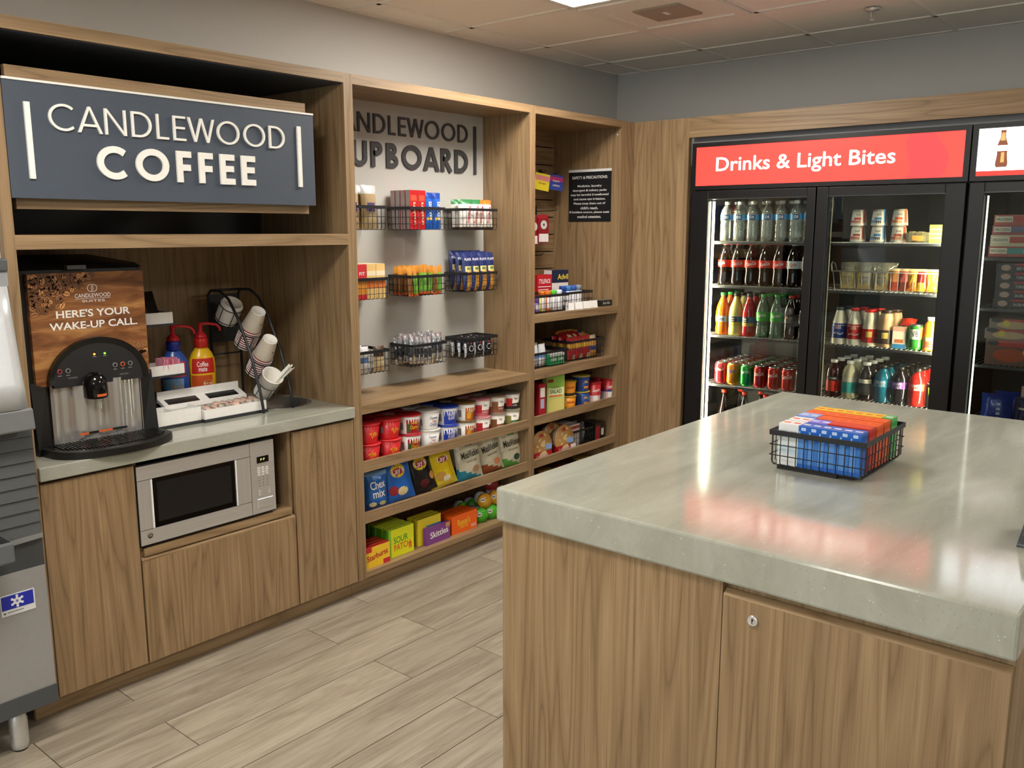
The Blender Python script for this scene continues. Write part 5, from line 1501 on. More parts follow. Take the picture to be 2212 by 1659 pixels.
# soup, pasta and meal boxes
gb = carton('salad', .115, .045, .215, pk('#c9d07a', .4), pk('#9ab452', .4), [('SUDDENLY', .06, .012, .0, .150, pk('#2e6a34', .4)), ('SALAD', .075, .022, .0, .128, pk('#1f4a2a', .4))],
            [(-.056, .056, .15, .214, pk('#8cb84a', .4), 'green_top'), (-.045, .05, .108, .146, pk('#dfe6b0', .4), 'title_panel'), (-.040, .040, .098, .108, pk('#d97a4a', .4), 'orange_rule'), (-.045, .045, .01, .082, pk('#d8cf76', .4), 'pasta_picture'), (-.055, -.015, .178, .196, pk('#b5302c', .4), 'spoon_mark')])
ysl = .055
place(gb, 'meal_box', 'tall green pasta salad box on the soup shelf', 'meal box', (nx(1195, 880, ysl), ysl, SH_NB), -.3)
rb_ = carton('red box', .050, .16, .185, pk('#a5222c', .4), pk('#7e1820', .4), [], [(-.016, .018, .115, .165, pk('#e6e4e0', .5), 'white_label'), (-.014, .014, .055, .105, pk('#aeb2c8', .4), 'pale_label')])
place(rb_, 'meal_box', 'narrow red box beside the green pasta salad box', 'meal box', (nx(1169, 880, .03) + .012, .105, SH_NB), -.1)
db = carton('dark box', .03, .17, .175, pk('#2b2c30', .4), pk('#1f2023', .4))
place(db, 'meal_box', 'thin dark box at the left end of the soup shelf', 'meal box', (X3 + .022, .125, SH_NB), -.05)
vel = tub('velveeta', .047, .039, .080, pk('#e8961e', .35), pk('#c99a3a', .3), [(.0, .016, -1.4, 1.4, pk('#3a2a1e', .4), 'dark_band')], [('Velveeta', .050, .016, .05, .048, pk('#b5342a', .4), .12)])
krf = tub('mac cheese', .052, .043, .088, pk('#23458e', .35), pk('#b3a23a', .3), [(.010, .075, -1.2, -.2, pk('#16305e', .4), 'dark_panel'), (.018, .03, .1, .9, pk('#e8a23a', .4), 'orange_tag')], [('Mac', .03, .016, .45, .055, pk('#e9b83a', .4))])
yv = .075
for lv in range(2):
    place(vel, 'macaroni_cup', 'orange cheese cup on the soup shelf, %s one of two' % ('lower', 'upper')[lv], 'cup', (nx(1224, 870, yv) + .008, yv, SH_NB + .081*lv), -.55)
    place(krf, 'macaroni_cup', 'blue macaroni cup on the soup shelf, %s one of two' % ('lower', 'upper')[lv], 'cup', (nx(1249, 860, yv) + .020, yv, SH_NB + .089*lv), -.6)
def soup(key, bot):
    return tub(key, .043, .038, .125, pk('#b5222a', .35), pk('#a01c24', .3), [(.0, .052, -1.6, 1.6, pk('#e9e7e4', .4), 'white_label')] + ([(.05, .064, -1.6, 1.6, pk('#2b3a86', .4), 'blue_band')] if bot else []), [("Campbell's", .048, .020, .05, .080, WHT, .1)])
s1, s2 = soup('soup', False), soup('soup blue', True)
for i, (px, p, y, lab) in enumerate(((1277, s1, .062, 'red soup cup at the front of the soup cups'), (1291, s1, .125, 'red soup cup standing between the other two'), (1307, s2, .070, 'red soup cup with a blue band at the right end'))):
    place(p, 'soup_cup', lab, 'soup cup', (nx(px, 850, y) + (.022, .018, .026)[i], y, SH_NB), -.6)
place(s1, 'soup_cup', 'red soup cup in the back row of the soup shelf', 'soup cup', (2.72, .18, SH_NB), 0)

# soup bowls and boxed packs
def bowl(p):
    M = Matrix.Rotation(PI/2 - .12, 4, 'X')
    p.add('bowl', MB().lathe([(.045, -.042), (.060, -.038), (.075, -.004)], 30, Matrix.Translation((0, 0, .074)) @ M), pk('#e3ddd0', .4))
    p.add('picture_lid', MB().lathe([(.0765, -.004), (.0775, 0), (.0765, .002), (0, .003)], 30, Matrix.Translation((0, 0, .074)) @ M), pk('#c99a5c', .4))
    p.add('sleeve', MB().hexa([(-.066, -.012, .0), (.066, -.012, .0), (.066, .05, .0), (-.066, .05, .0)], [(-.066, -.008, .040), (.066, -.008, .040), (.066, .05, .040), (-.066, .05, .040)]), pk('#b5222a', .4))
    p.add('lettering', text_mb("Campbell's", .085, .024, lambda x, z: (x, -.0135 + z*.1, z), .012, 1, -.01, .018, .1), WHT, None, None, False)
    f = MB(); r = random.Random(5)
    for i in range(26):
        a, q = r.uniform(0, 2*PI), r.uniform(0, .055); c0 = Vector((q*math.cos(a), .0042, .08 + q*math.sin(a)))
        dx, dz = r.uniform(-.016, .016), r.uniform(-.012, .012)
        f._add([(c0.x - dx, -.006 + .12*(c0.z-.074) - .0, c0.z - dz), (c0.x + dz*.5, -.0062 + .12*(c0.z-.074), c0.z - dx*.5), (c0.x + dx, -.006 + .12*(c0.z-.074), c0.z + dz), (c0.x - dz*.5, -.0062 + .12*(c0.z-.074), c0.z + dx*.5)], [(0, 1, 2, 3)])
    p.add('noodle_picture', f, pk('#e9cf98', .4), None, None, False)
    p.add('lid_emblem', text_mb('o', .030, .018, lambda x, z: (x, -.0095 + .12*(z-.074), z), .35, 1, -.005, .128), pk('#c23a34', .4), None, None, False)
    p.add('blue_tag', MB().box(.018, .060, -.0125, -.006, .050, .076), pk('#8fb0e4', .4))
bp_ = proto('bowl', bowl)
yb_ = .050
place(bp_, 'soup_bowl', 'soup bowl with a noodle picture at the left end of its shelf', 'soup bowl', (nx(1171, 970, yb_), yb_, SH_NC), -.1)
place(bp_, 'soup_bowl', 'soup bowl with a noodle picture left of the boxed packs', 'soup bowl', (nx(1216, 955, yb_) + .012, yb_, SH_NC), -.1)
place(bp_, 'soup_bowl', 'soup bowl tucked between and behind the two front bowls', 'soup bowl', (nx(1195, 950, .12), .125, SH_NC + .004), -.1)
bk5 = basket('box basket', .22, .24, .10, .003, 10, 9, 2)
place(bk5, 'wire_basket', 'black wire basket of red sided boxes on the soup bowl shelf', 'basket', (2.625, .170, SH_NC), 0, 'wire baskets of the narrow bay')
mp_ = carton('meal pack', .030, .045, .125, pk('#e6e0d8', .4), pk('#c9c0b8', .4), [], [(-.015, .015, .10, .118, pk('#b04a44', .4), 'red_print')])
for j in range(4):
    for i in range(3):
        place(mp_, 'meal_pack', 'red and white meal box in the lower right basket', 'meal box', (2.545 + .032*i, .085 + .05*j, SH_NC + .007), 0, 'red and white meal boxes')
rs_ = carton('red slab', .006, .19, .128, pk('#8e2028', .4), pk('#b8aca4', .4))
place(rs_, 'meal_pack', 'red side panel box at the left of the lower right basket', 'meal box', (2.523, .165, SH_NC + .007), 0)
gy = bag('grey pouch', .050, .12, .03, [F('#54565a'), F('#c3c4c8')], lambda u, v: 1 if abs(u) < .35 and abs(v) < .5 else 0, [], 6, 8, .003)
for j in range(3): place(gy, 'meal_pouch', 'dark grey pouch in the lower right basket', 'pouch', (2.675 + .0, .085 + .05*j, SH_NC + .007), 0, 'dark grey pouches')
rk = carton('red black pack', .095, .05, .105, pk('#1e1e20', .35), pk('#2b2b2e', .3), [], [(-.044, .0, .01, .09, pk('#9a2028', .4), 'red_panel'), (.014, .038, .03, .07, pk('#d8d4cc', .4), 'picture')])
for j in range(2): place(rk, 'meal_pack', 'black pack with a red panel at the shelf end, ' + ('front one' if j == 0 else 'rear one'), 'meal box', (2.81, .075 + .06*j, SH_NC + .0), 0)
tg_ = carton('shelf tag', .035, .004, .028, pk('#d9d7d2', .5))
place(tg_, 'price_card', 'small white tag leaning on the lip of the soup bowl shelf', 'card', (nx(1240, 962, .022) , .028, SH_NC + .012), -.2)
# lowest shelf: tins seen from above
def tin_(key, hx): return tub(key, .050, .048, .10, pk('#8f8a80', .4, .5), pk(hx, .35), [(.01, .085, -3.1, 3.1, pk(hx, .4), 'label')])
for (px, py, hx, nm) in ((1178, 1014, '#b08a4a', 'tan'), (1214, 1004, '#7e2a26', 'dark red'), (1257, 988, '#c9a84a', 'yellow')):
    A = at(px, py, 2, SH_ND + .10)
    place(tin_('tin ' + nm, hx), 'food_tin', nm + ' topped tin on the lowest shelf of the narrow bay', 'tin', (min(max(A.x, 2.20), 2.84), min(max(A.y, .06), .38), SH_ND), 0)
# ================================================================== drink coolers
CB = pk('#131315', .35); CI = pk('#121314', .5); RUB = pk('#0b0b0c', .5)
PANE = clear('cooler glass', '#f2f6f5', .05, .01)
TUBE = glow('#fff3cf', STRIP)
CX1 = XC + 0.70
def cooler_shell(t, y0, y1, zhead):
    """y0 > y1 (left to right seen from the room)"""
    th = .045
    part('side_wall', B(XC + .052, CX1 - .04, y0, y0 - th, .10, 1.995), CB, t)
    part('side_wall', B(XC + .052, CX1 - .04, y1, y1 + th, .10, 1.995), CB, t)
    part('liner_back', B(CX1 - .085, CX1 - .04, y0 - th, y1 + th, .16, 1.75), CI, t, 'grey interior back')
    part('roof', B(XC + .052, CX1 - .04, y0 - th, y1 + th, 1.72, 1.995), CB, t)
    part('floor_pan', B(XC + .052, CX1 - .04, y0 - th, y1 + th, .10, .17), CB, t)
    part('kick_grille', B(XC + .012, XC + .052, y0, y1, .0, .115), CB, t)
    part('header_frame', MB().box(XC, XC + .052, y0, y1, 1.9755, 1.998).box(XC, XC + .052, y0, y1, 1.752, 1.7735).box(XC, XC + .052, y0, y0 - .0235, 1.7735, 1.9755).box(XC, XC + .052, y1, y1 + .0235, 1.7735, 1.9755), CB, t)
def glass_door(t, y0, y1, g0, g1, z0, z1, gz0, gz1, lab):
    d = part('door', MB().box(XC, XC + .045, y0, g0, z0, z1).box(XC, XC + .045, g1, y1, z0, z1).box(XC, XC + .045, g0, g1, gz1, z1).box(XC, XC + .045, g0, g1, z0, gz0), CB, t, None, .003, 2)
    part('glass_pane', B(XC + .014, XC + .018, g0, g1, gz0, gz1), PANE, d)
    part('gasket', MB().box(XC + .045, XC + .051, y0 - .01, g0 - .004, z0 + .01, z1 - .01).box(XC + .045, XC + .051, g1 + .004, y1 + .01, z0 + .01, z1 - .01), RUB, d)
    part('pane_trim', MB().box(XC - .001, XC + .012, g0 + .003, g1 - .003, gz1, gz1 + .003), pk('#5c5f62', .3, .5), d)
    return d
WIRE = pk('#a7a9a6', .35, .6)
def wire_shelf(t, y0, y1, z):
    mb = MB(); xa, xb = XC + .085, CX1 - .10
    n = int(abs(y1 - y0)/.022)
    for i in range(n+1):
        y = y0 + (y1-y0)*i/n
        mb.tube([(xa, y, z), (xb, y, z)], .0018, 5)
    for x in (xa, xa + .002, (xa+xb)/2, xb):
        mb.tube([(x, y0, z - (.004 if x != xa else .010)), (x, y1, z - (.004 if x != xa else .010))], .003, 6)
    part('wire_shelf', mb, WIRE, t)
    part('price_rail', B(xa - .004, xa - .001, y0 - .005, y1 + .005, z - .014, z - .002), pk('#3a3c3e', .4), t)
ZS = (1.478, 1.241, .967, .692, .42)

# double-door drinks cooler
c1 = thing('drink_cooler', 'black double door drinks cooler with a lit red header sign', 'cooler', (XC + .35, -1.05, 0))
CY0, CY1 = -.366, -1.7395
cooler_shell(c1, CY0, CY1, None)
RSIGN = glow('#f0463e', 0.78)
hd = part('lit_header', B(XC + .004, XC + .03, -.3895, -1.7165, 1.7735, 1.9755), RSIGN, c1, 'lit red header sign')
xt = XC + .003
mb = text_mb('Drinks & Light Bites', .914, .093, lambda x, z: (xt, (-.508 - 1.422)/2 - x, 1.871 + z), .008)
part('lettering', mb, glow('#fff6e6', 3.2), hd, 'glowing white lettering')
mb = MB(); yc_, zc_ = -1.555, 1.872
A = [(yc_ - .09*math.cos(a) - .02, zc_ + .100*math.sin(a)) for a in [PI*i/20 - PI/2 for i in range(21)]]
mb.prism([(-1.478, 1.7745)] + [(-1.478 - .012*math.sin(i), 1.7745 + .2*i/6) for i in range(1, 6)] + [(-1.478, 1.9745), (-1.585, 1.9745), (-1.635, 1.905), (-1.655, 1.86), (-1.640, 1.80), (-1.615, 1.7745)], xt + .0004, xt + .001, None, 'yz')
part('bottle_silhouette', mb, glow('#dc4044', 0.7), hd)
for (y0, y1, g0, g1, lb) in ((CY0 - .004, -1.0555, -.4705, -1.0095, 'left'), (-1.0605, CY1 + .004, -1.1185, -1.650, 'right')):
    glass_door(c1, y0, y1, g0, g1, .12, 1.747, .24, 1.7015, lb)
part('mullion', B(XC + .055, XC + .085, -1.045, -1.071, .17, 1.72), CB, c1)
TX = XC + .058
part('light_tube', MB().tube([(TX, -.4735, .26), (TX, -.4735, 1.69)], .0085, 10), TUBE, c1, 'lit vertical tube')
part('light_tube', MB().tube([(TX, -1.6515, .26), (TX, -1.6515, 1.69)], .0085, 10), TUBE, c1, 'lit vertical tube')
part('inner_post', B(XC + .058, XC + .085, -1.0985, -1.114, .2, 1.70), pk('#8b8c7c', .4), c1)
for z in ZS:
    wire_shelf(c1, -.425, -1.040, z); wire_shelf(c1, -1.076, -1.690, z)

# ---- kinds of drinks (front is -y of the kind; placed turned so that it faces the room)
FACE = -PI/2
def bottle(key, prof, body, cap, label=None, words=(), ring=None, extra=(), liquid=None):
    prof = [(r*(1.13 if r > .02 else 1.05), z) for r, z in prof]
    def f(p):
        zt_ = prof[-1][1]; rn = prof[-1][0]
        p.add('bottle', MB().lathe(prof, 24), body)
        p.add('cap', MB().lathe([(rn + .002, zt_ - .002), (rn + .0025, zt_ + .012), (rn + .001, zt_ + .014), (0, zt_ + .014)], 18), cap)
        def R(z):
            for (ra, za), (rb_, zb_) in zip(prof, prof[1:]):
                if za <= z <= zb_ and zb_ > za: return ra + (rb_-ra)*(z-za)/(zb_-za)
            return prof[0][0]
        if liquid:
            z1 = liquid[1]
            lp = [(max(r - .0015, .001), max(z, .003)) for r, z in prof if z < z1]; lp.append((R(z1) - .0015, z1)); lp.append((0, z1))
            p.add('drink', MB().lathe(lp, 20), liquid[0])
        if label:
            z0, z1, m = label
            zs = [z0 + (z1-z0)*i/4 for i in range(5)]
            p.add('label', MB().lathe([(R(z) + .0007, z) for z in zs], 26, None, 1, 1, False), m)
        for (z0, z1, a0, a1, m, nm) in extra: p.add(nm, cyl_patch(R, z0, z1, a0, a1, .0011, 10, 3), m, None, None, False)
        for (s, w, h, turn, z, m, *rs) in words: p.add('lettering', text_mb(s, w, h, on_cyl(R, .0018, turn), .015, 1, 0, z, rs[0] if rs else 0), m, None, None, False)
    return proto(key, f)
CLEARB = clear('clear bottle', '#f2f6f2', .06, .03, .22, '#eef0e4')
GREENB = clear('green tinted bottle', '#d8eeda', .06, .03, .20, '#b4d8ba')
COLA = pk('#170a06', .06, 0, 0, .7); WHT2 = pk('#f0efe9', .35); CAPR = pk('#d8331f', .35); CAPG = pk('#2f9a3f', .35)
TXR = pk('#f4efe6', .4)
wprof = [(.026, 0), (.031, .004), (.0315, .035), (.030, .050), (.0315, .060), (.0315, .085), (.0285, .098), (.0315, .110), (.0315, .145), (.027, .165), (.016, .186), (.0125, .190), (.0125, .197)]
water = bottle('water', wprof, CLEARB, WHT2, (.113, .140, pk('#4f9ac8', .35)), [('DS', .022, .014, .0, .127, WHT2)], None, [(.1135, .1395, -.42, .42, pk('#1c2f5a', .35), 'dark_emblem')])
cprof = [(.026, 0), (.0335, .004), (.034, .030), (.031, .060), (.0305, .085), (.034, .100), (.034, .135), (.030, .160), (.021, .190), (.0135, .208), (.0125, .212), (.0125, .218)]
coke = bottle('cola', cprof, COLA, CAPR, (.098, .137, pk('#d2261c', .35)), [('Coca-Cola', .052, .018, .0, .119, TXR, .15)])
diet = bottle('diet cola', cprof, COLA, pk('#c9c9c4', .35), (.098, .137, pk('#c5c6c2', .35)), [('Coke', .034, .018, .0, .119, pk('#c22a22', .4), .15)])
fprof = [(.027, 0), (.0335, .004), (.034, .03), (.032, .055), (.034, .09), (.034, .12), (.030, .150), (.019, .188), (.0125, .206), (.0125, .216)]
fanta = bottle('orange soda', fprof, pk('#f4660e', .1, 0, 0, .6), CAPG, (.070, .105, pk('#ef8a1e', .35)), [('Fanta', .040, .022, .1, .088, pk('#1f2f7a', .4), .1)], None, [(.072, .103, -.6, .8, pk('#efe9dc', .4), 'white_patch')])
lem = bottle('lemonade', fprof, pk('#eadf7a', .12, 0, 0, .6), pk('#20201e', .35), (.055, .105, pk('#4a8ab0', .35)), [('minute', .026, .010, -.3, .096, TXR), ('maid', .022, .009, -.3, .084, TXR)], None, [(.076, .103, -.85, .25, BLK2, 'black_patch'), (.056, .074, -.9, 1.0, pk('#e6d23c', .4), 'lemon_picture')])
plem = bottle('pink lemonade', fprof, pk('#b81d26', .1, 0, 0, .6), pk('#20201e', .35), (.055, .105, pk('#4a7a9a', .35)), [('minute', .026, .010, -.3, .096, TXR), ('maid', .022, .009, -.3, .084, TXR)], None, [(.076, .103, -.85, .25, BLK2, 'black_patch'), (.056, .074, -.9, 1.0, pk('#d8a84a', .4), 'fruit_picture')])
spr = bottle('lime soda', cprof, GREENB, CAPG, (.090, .137, pk('#3fae48', .35)), [('Sprite', .046, .022, .0, .119, TXR, .12)])
drp = bottle('dark soda', cprof, pk('#1a0b08', .07, 0, 0, .7), pk('#a8261e', .35), (.088, .137, pk('#2a1512', .35)), [('P', .016, .022, -.35, .113, pk('#d9a06a', .4)), ('P', .012, .016, .25, .113, pk('#8a6a58', .4))])
def canf(key, hexc, txt, tc, w=.050, h=.024, extra=()):
    def f(p):
        p.add('can', MB().lathe([(.027, 0), (.0295, .002), (.0355, .012), (.0362, .016), (.0362, .104), (.031, .116)], 24), pk(hexc, .22, .45))
        p.add('top', MB().lathe([(.031, .115), (.030, .120), (.029, .121), (.028, .117), (0, .117)], 22, None, 1, 1, False), pk('#c9cac8', .25, .9))
        for (z0, z1, a0, a1, m, nm) in extra: p.add(nm, cyl_patch(.0362, z0, z1, a0, a1, .0006, 10, 1), m, None, None, False)
        p.add('lettering', text_mb(txt, w, h, on_cyl(.0362, .001, 0), .015, 1, 0, .078, .12), pk(tc, .4), None, None, False)
    return proto(key, f)
can_kinds = [(canf('can pink', '#c8323a', 'Dr Pepper', '#f2e6dc', .050, .020), 'red and white'), (canf('can orange', '#e0871e', 'Fanta', '#2a4a9a', .040, .022), 'orange'), (canf('can green', '#1e9a3c', 'Sprite', '#f0f4ee', .050, .024), 'green'),
             (canf('can red', '#b8221c', 'Coca-Cola', '#f4e9dc', .056, .022), 'red'), (canf('can red', '#b8221c', '', '#fff'), 'red') if False else None]
cred = can_kinds[3][0]
cdiet = canf('can white', '#d6d6cf', 'Coke', '#c22a22', .04, .022)
can_cols = [can_kinds[0], can_kinds[1], can_kinds[2], (cred, 'red'), (cred, 'red'), (cred, 'red'), (cdiet, 'silver')]

XF = XC + .085 + .040
ycol = [-.523 - .0778*i for i in range(7)]
def stock(p, name, lab, cat, y, row, z, turn=0.0, pitch=.074, group=None):
    return place(p, name, lab, cat, (XF + pitch*row, y + rnd.uniform(-.002, .002), z + .0022), FACE + turn + rnd.uniform(-.12, .12), group)
for i in range(7):
    for r in range(3):
        stock(water, 'water_bottle', ('clear water bottle with a blue label, %s from left on the top shelf' % ORD[i]) if r == 0 else 'clear water bottle in a back row of the top shelf', 'water bottle', ycol[i] - (.02 if r == 1 else 0), r, ZS[0], .25, .078, 'water bottles in the cooler')
for i in range(7):
    p, nm = (coke, 'red') if i < 5 else (diet, 'silver')
    for r in range(3):
        stock(p, 'cola_bottle', ('cola bottle with a %s label, %s from left on the second shelf' % (nm, ORD[i])) if r == 0 else 'cola bottle with a %s label in a back row' % nm, 'soda bottle', ycol[i], r, ZS[1], .3 if i else -.2, .080, 'cola bottles in the cooler')
row3 = [(fanta, 'orange'), (lem, 'pale yellow'), (plem, 'red'), (spr, 'clear green'), (spr, 'clear green'), (drp, 'dark brown'), (drp, 'dark brown')]
for i, (p, nm) in enumerate(row3):
    for r in range(3):
        stock(p, 'soda_bottle', ('%s soda bottle, %s from left on the third shelf' % (nm, ORD[i])) if r == 0 else '%s soda bottle in a back row of the third shelf' % nm, 'soda bottle', ycol[i], r, ZS[2], .2, .080, 'soda bottles on the third shelf')
for i, (p, nm) in enumerate(can_cols):
    for r in range(6):
        stock(p, 'drink_can', ('%s soda can, %s from left on the can shelf' % (nm, ORD[i])) if r == 0 else '%s soda can behind the front row of the can shelf' % nm, 'soda can', ycol[i] + .004*r, r, ZS[3], .15, .0735, 'soda cans')
glb = bottle('glass cola', [(.024, 0), (.028, .01), (.026, .05), (.029, .10), (.020, .15), (.012, .19), (.0125, .215)], COLA, CAPR)
for i in range(5):
    place(glb, 'glass_bottle', 'dark glass soda bottle on the lowest visible cooler shelf', 'soda bottle', (XF + .03 + .075*(i % 2), -.535 - .062*i, ZS[4] + .0025), 0, 'glass soda bottles on the low shelf')

# ---- right-hand door
def cupfood(key, band, art):
    return tub(key, .031, .0375, .078, pk('#ece4d2', .4), pk('#d8cbb4', .35), [(.004, .026, -1.3, -.2, pk(band, .4), 'colour_band'), (.028, .040, -.5, .5, pk(band, .4), 'ribbon'), (.004, .024, -.3, .45, pk(art, .4), 'food_picture'), (.0, .076, .75, 1.25, pk(band, .4), 'side_stripe')], [('food', .022, .010, .1, .054, pk('#5a4a36', .4))], 0, False)
XR = XC + .085 + .070
for i, (band, art, nm) in enumerate((('#c2452e', '#b8562e', 'red striped'), ('#3f8ac0', '#3a2a20', 'blue striped'), ('#e05a24', '#e8942e', 'orange striped'))):
    p = cupfood('cup food %d' % i, band, art)
    for lv in range(2):
        place(p, 'snack_cup', '%s white food cup on the top right shelf, %s one' % (nm, ('lower', 'upper')[lv]), 'food cup', (XR, (-1.222, -1.321, -1.418)[i], ZS[0] + .003 + .0795*lv), FACE + .1)
CLRP = clear('clear film', '#f4f4ea', .05, .06, .18, '#d8d2b4')
def tray_pack(key, hx, hx2):
    def f(p):
        p.add('clear_tray', MB().hexa([(-.045, -.04, 0), (.045, -.04, 0), (.045, .04, 0), (-.045, .04, 0)], [(-.055, -.05, .045), (.055, -.05, .045), (.055, .05, .045), (-.055, .05, .045)]), CLRP)
        mb = MB()
        for i in range(4): mb.box(-.040 + .020*i, -.024 + .020*i, -.03, .03, .003, .052 - .004*(i % 2))
        p.add('food', mb, pk(hx, .5))
        p.add('paper_label', MB().box(-.02, .03, -.047, -.045, .008, .034), pk(hx2, .5))
    return proto(key, f)
place(tray_pack('salad tray', '#b8a86a', '#d9a04a'), 'food_tray', 'clear tray of food left of the yellow pack on the top shelf', 'food tray', (XR, -1.512, ZS[0] + .003), FACE)
yp = carton('yellow pack', .075, .06, .082, pk('#ecd94a', .4), pk('#e0cc6a', .4), [], [(-.037, .037, .018 + .02*k, .023 + .02*k, pk('#f4ee9a', .4), 'pale_rule') for k in range(3)])
place(yp, 'yellow_pack', 'bright yellow pack at the right end of the top shelf', 'pack', (XR, -1.602, ZS[0] + .003), FACE)
# sandwich basket
t = thing('wire_tray', 'wide chrome wire tray of wrapped sandwiches in the cooler', 'tray', (XR + .05, -1.37, ZS[1] + .003))
ya, yb, xa, xb = -1.145, -1.615, XC + .090, XC + .30
za, zb_ = ZS[1] + .006, ZS[1] + .095
wm = MB()
for i in range(15):
    y = ya + (yb-ya)*i/14; k = (i-7)/7*.012
    wm.tube([(xa - .004, y - k, zb_), (xa + .004, y, za), (xb, y, za), (xb + .004, y - k, zb_)], .0016, 5)
part('wires', wm, WIRE, t)
part('rim', MB().tube([(xa - .005, ya + .016, zb_), (xb + .005, ya + .016, zb_), (xb + .005, yb - .016, zb_), (xa - .005, yb - .016, zb_)], .0026, 6, True), WIRE, t)
for y in (ya + .018, yb - .018):
    s_ = 1 if y > -1.3 else -1
    part('end_handle', MB().tube([(xa, y, zb_), (xa + .01, y + .008*s_, zb_ + .035), (xa + .03, y + .01*s_, zb_ + .045), (xa + .06, y + .008*s_, zb_ + .035), (xa + .07, y, zb_)], .0035, 6), WIRE, t)
sand = carton('sandwich', .062, .032, .088, pk('#b99a52', .45), pk('#d9c07a', .45), [], [(-.028, .028, .048, .084, pk('#d9b64a', .45), 'wrapper_print'), (-.026, .020, .052, .062, pk('#a8702e', .45), 'filling_picture')])
film = bag('wrapped', .078, .130, .040, [CLRP], lambda u, v: 0, [], 8, 10, .004)
def wrapped(kind, key):
    def f(p):
        for q in PROTOS[kind].parts: p.parts.append(q)
        b = PROTOS['wrapped'].parts[0]; p.parts.append(('clear_film', b[1], None, None, 0))
    return proto(key, f)
ws = wrapped('sandwich', 'wrapped sandwich')
for i in range(3):
    for r in range(3):
        place(ws, 'sandwich', 'film wrapped sandwich, %s from left in the wire tray' % ORD[i] if r == 0 else 'film wrapped sandwich further back in the wire tray', 'sandwich', (XC + .118 + .050*r, -1.200 - .083*i, za + .003), FACE + .06, 'film wrapped sandwiches', -.05)
fb = [bag('fruit bag %d' % k, .058, .105, .036, [F(a), F(b_), F('#e9d2a0')], lambda u, v: (1 if v < -.1 else (2 if v > .75 else 0)), [], 8, 10, .004) for k, (a, b_) in enumerate((('#d0584a', '#8a3a2a'), ('#e08a3a', '#c94a2a'), ('#f0b43a', '#e8862e'), ('#d8362e', '#f0c03c')))]
for i in range(5):
    for r in range(2):
        place(fb[(1, 0, 2, 3, 2)[i]], 'snack_bag', '%s snack bag in the wire tray, %s from its right end' % (('orange', 'red', 'yellow', 'red and yellow', 'yellow')[i], ORD[4-i]) if r == 0 else 'snack bag in the back row of the wire tray', 'snack bag', (XC + .115 + .05*r, -1.425 - .042*i, za + .002), FACE + .05, None if r == 0 else 'snack bags behind in the tray', -.08)
# milk and juice
mprof = [(.030, 0), (.033, .004), (.033, .095), (.030, .115), (.020, .160), (.0185, .166), (.0185, .172)]
def milk(key, body, cap, lab, words, ext=()): return bottle(key, mprof, pk(body, .3), pk(cap, .35), (.030, .105, pk(lab, .35)), words, None, ext)
m1 = milk('milk blue', '#ece6cf', '#3a444c', '#1f3a86', [('Milk', .030, .016, 0, .085, pk('#d8a8a0', .4), .1), ('~', .05, .012, 0, .055, WHT2)])
m2 = milk('milk red', '#ece6cf', '#c8261f', '#b3241e', [('Milk', .030, .016, 0, .085, pk('#e6b0a0', .4), .1), ('~', .05, .012, 0, .055, WHT2)])
jprof = [(.031, 0), (.0335, .004), (.0335, .085), (.030, .105), (.027, .122), (.029, .140), (.026, .160), (.024, .164), (.024, .170)]
def jug(key, body, cap, lab): return bottle(key, jprof, pk(body, .3), pk(cap, .35), (.018, .086, pk(lab, .35)), [], None, [(.045, .074, -.4, .4, pk('#d8b45a', .4), 'round_crest')])
m3 = jug('milk red square', '#ece4c8', '#d8271c', '#c8281c'); m4 = jug('tan jug', '#cfa878', '#3a2a1e', '#3a2716')
ymk = [-1.170, -1.246, -1.322, -1.398]
for i, (p, nm) in enumerate(((m1, 'blue labelled milk bottle with a dark cap'), (m2, 'red labelled milk bottle with a sloping neck'), (m3, 'red labelled milk bottle with a wide red cap'), (m4, 'tan coffee drink bottle with a brown label'))):
    for r in range(2):
        place(p, 'milk_bottle', nm + (' in the front row' if r == 0 else ' in the second row'), 'milk bottle', (XF + .079*r, ymk[i] - .018*r, ZS[2] + .0025), FACE + .2)
jc = carton('juice carton', .060, .045, .105, pk('#e9dfc8', .4), pk('#cfc0a0', .4), [], [(-.03, .03, .0, .022, pk('#3a8ac0', .4), 'blue_band'), (-.03, .03, .085, .105, pk('#e0a08a', .4), 'pink_band'), (-.02, .02, .028, .045, pk('#d0703a', .4), 'orange_patch')])
place(jc, 'drink_carton', 'small white and blue drink carton beside the green can', 'carton', (XF - .004, -1.468, ZS[2] + .003), FACE + .1)
place(bag('red pouch', .07, .05, .03, [F('#d8341c')], lambda u, v: 0, [], 6, 6), 'red_pouch', 'crumpled red pouch lying on the drink cartons', 'pouch', (XF + .03, -1.49, ZS[2] + .112), FACE, None, -.9)
place(jc, 'drink_carton', 'small drink carton behind the green can', 'carton', (XF + .06, -1.50, ZS[2] + .003), FACE + .1)
v8 = canf('veg can', '#3f9a3a', 'V8', '#2a2a24', .030, .030, [(.052, .100, -.6, .6, pk('#e9e6d0', .4), 'white_disc'), (.052, .110, .7, 1.5, pk('#e0702a', .4), 'orange_side')])
place(v8, 'juice_can', 'green vegetable juice can in the milk row', 'can', (XF, -1.540, ZS[2] + .0025), FACE + .1)
aprof = [(.028, 0), (.031, .004), (.031, .070), (.0275, .085), (.029, .105), (.026, .125), (.019, .138), (.017, .142), (.017, .146)]
aj = bottle('apple juice', aprof, pk('#d98a24', .12, 0, 0, .6), WHT2, (.008, .068, pk('#e08a5a', .35)), [('juice', .034, .012, 0, .056, WHT2)], None, [(.018, .045, -.5, .5, pk('#d8452a', .4), 'fruit_picture'), (.058, .068, -.9, .9, pk('#8ab84a', .4), 'green_band')])
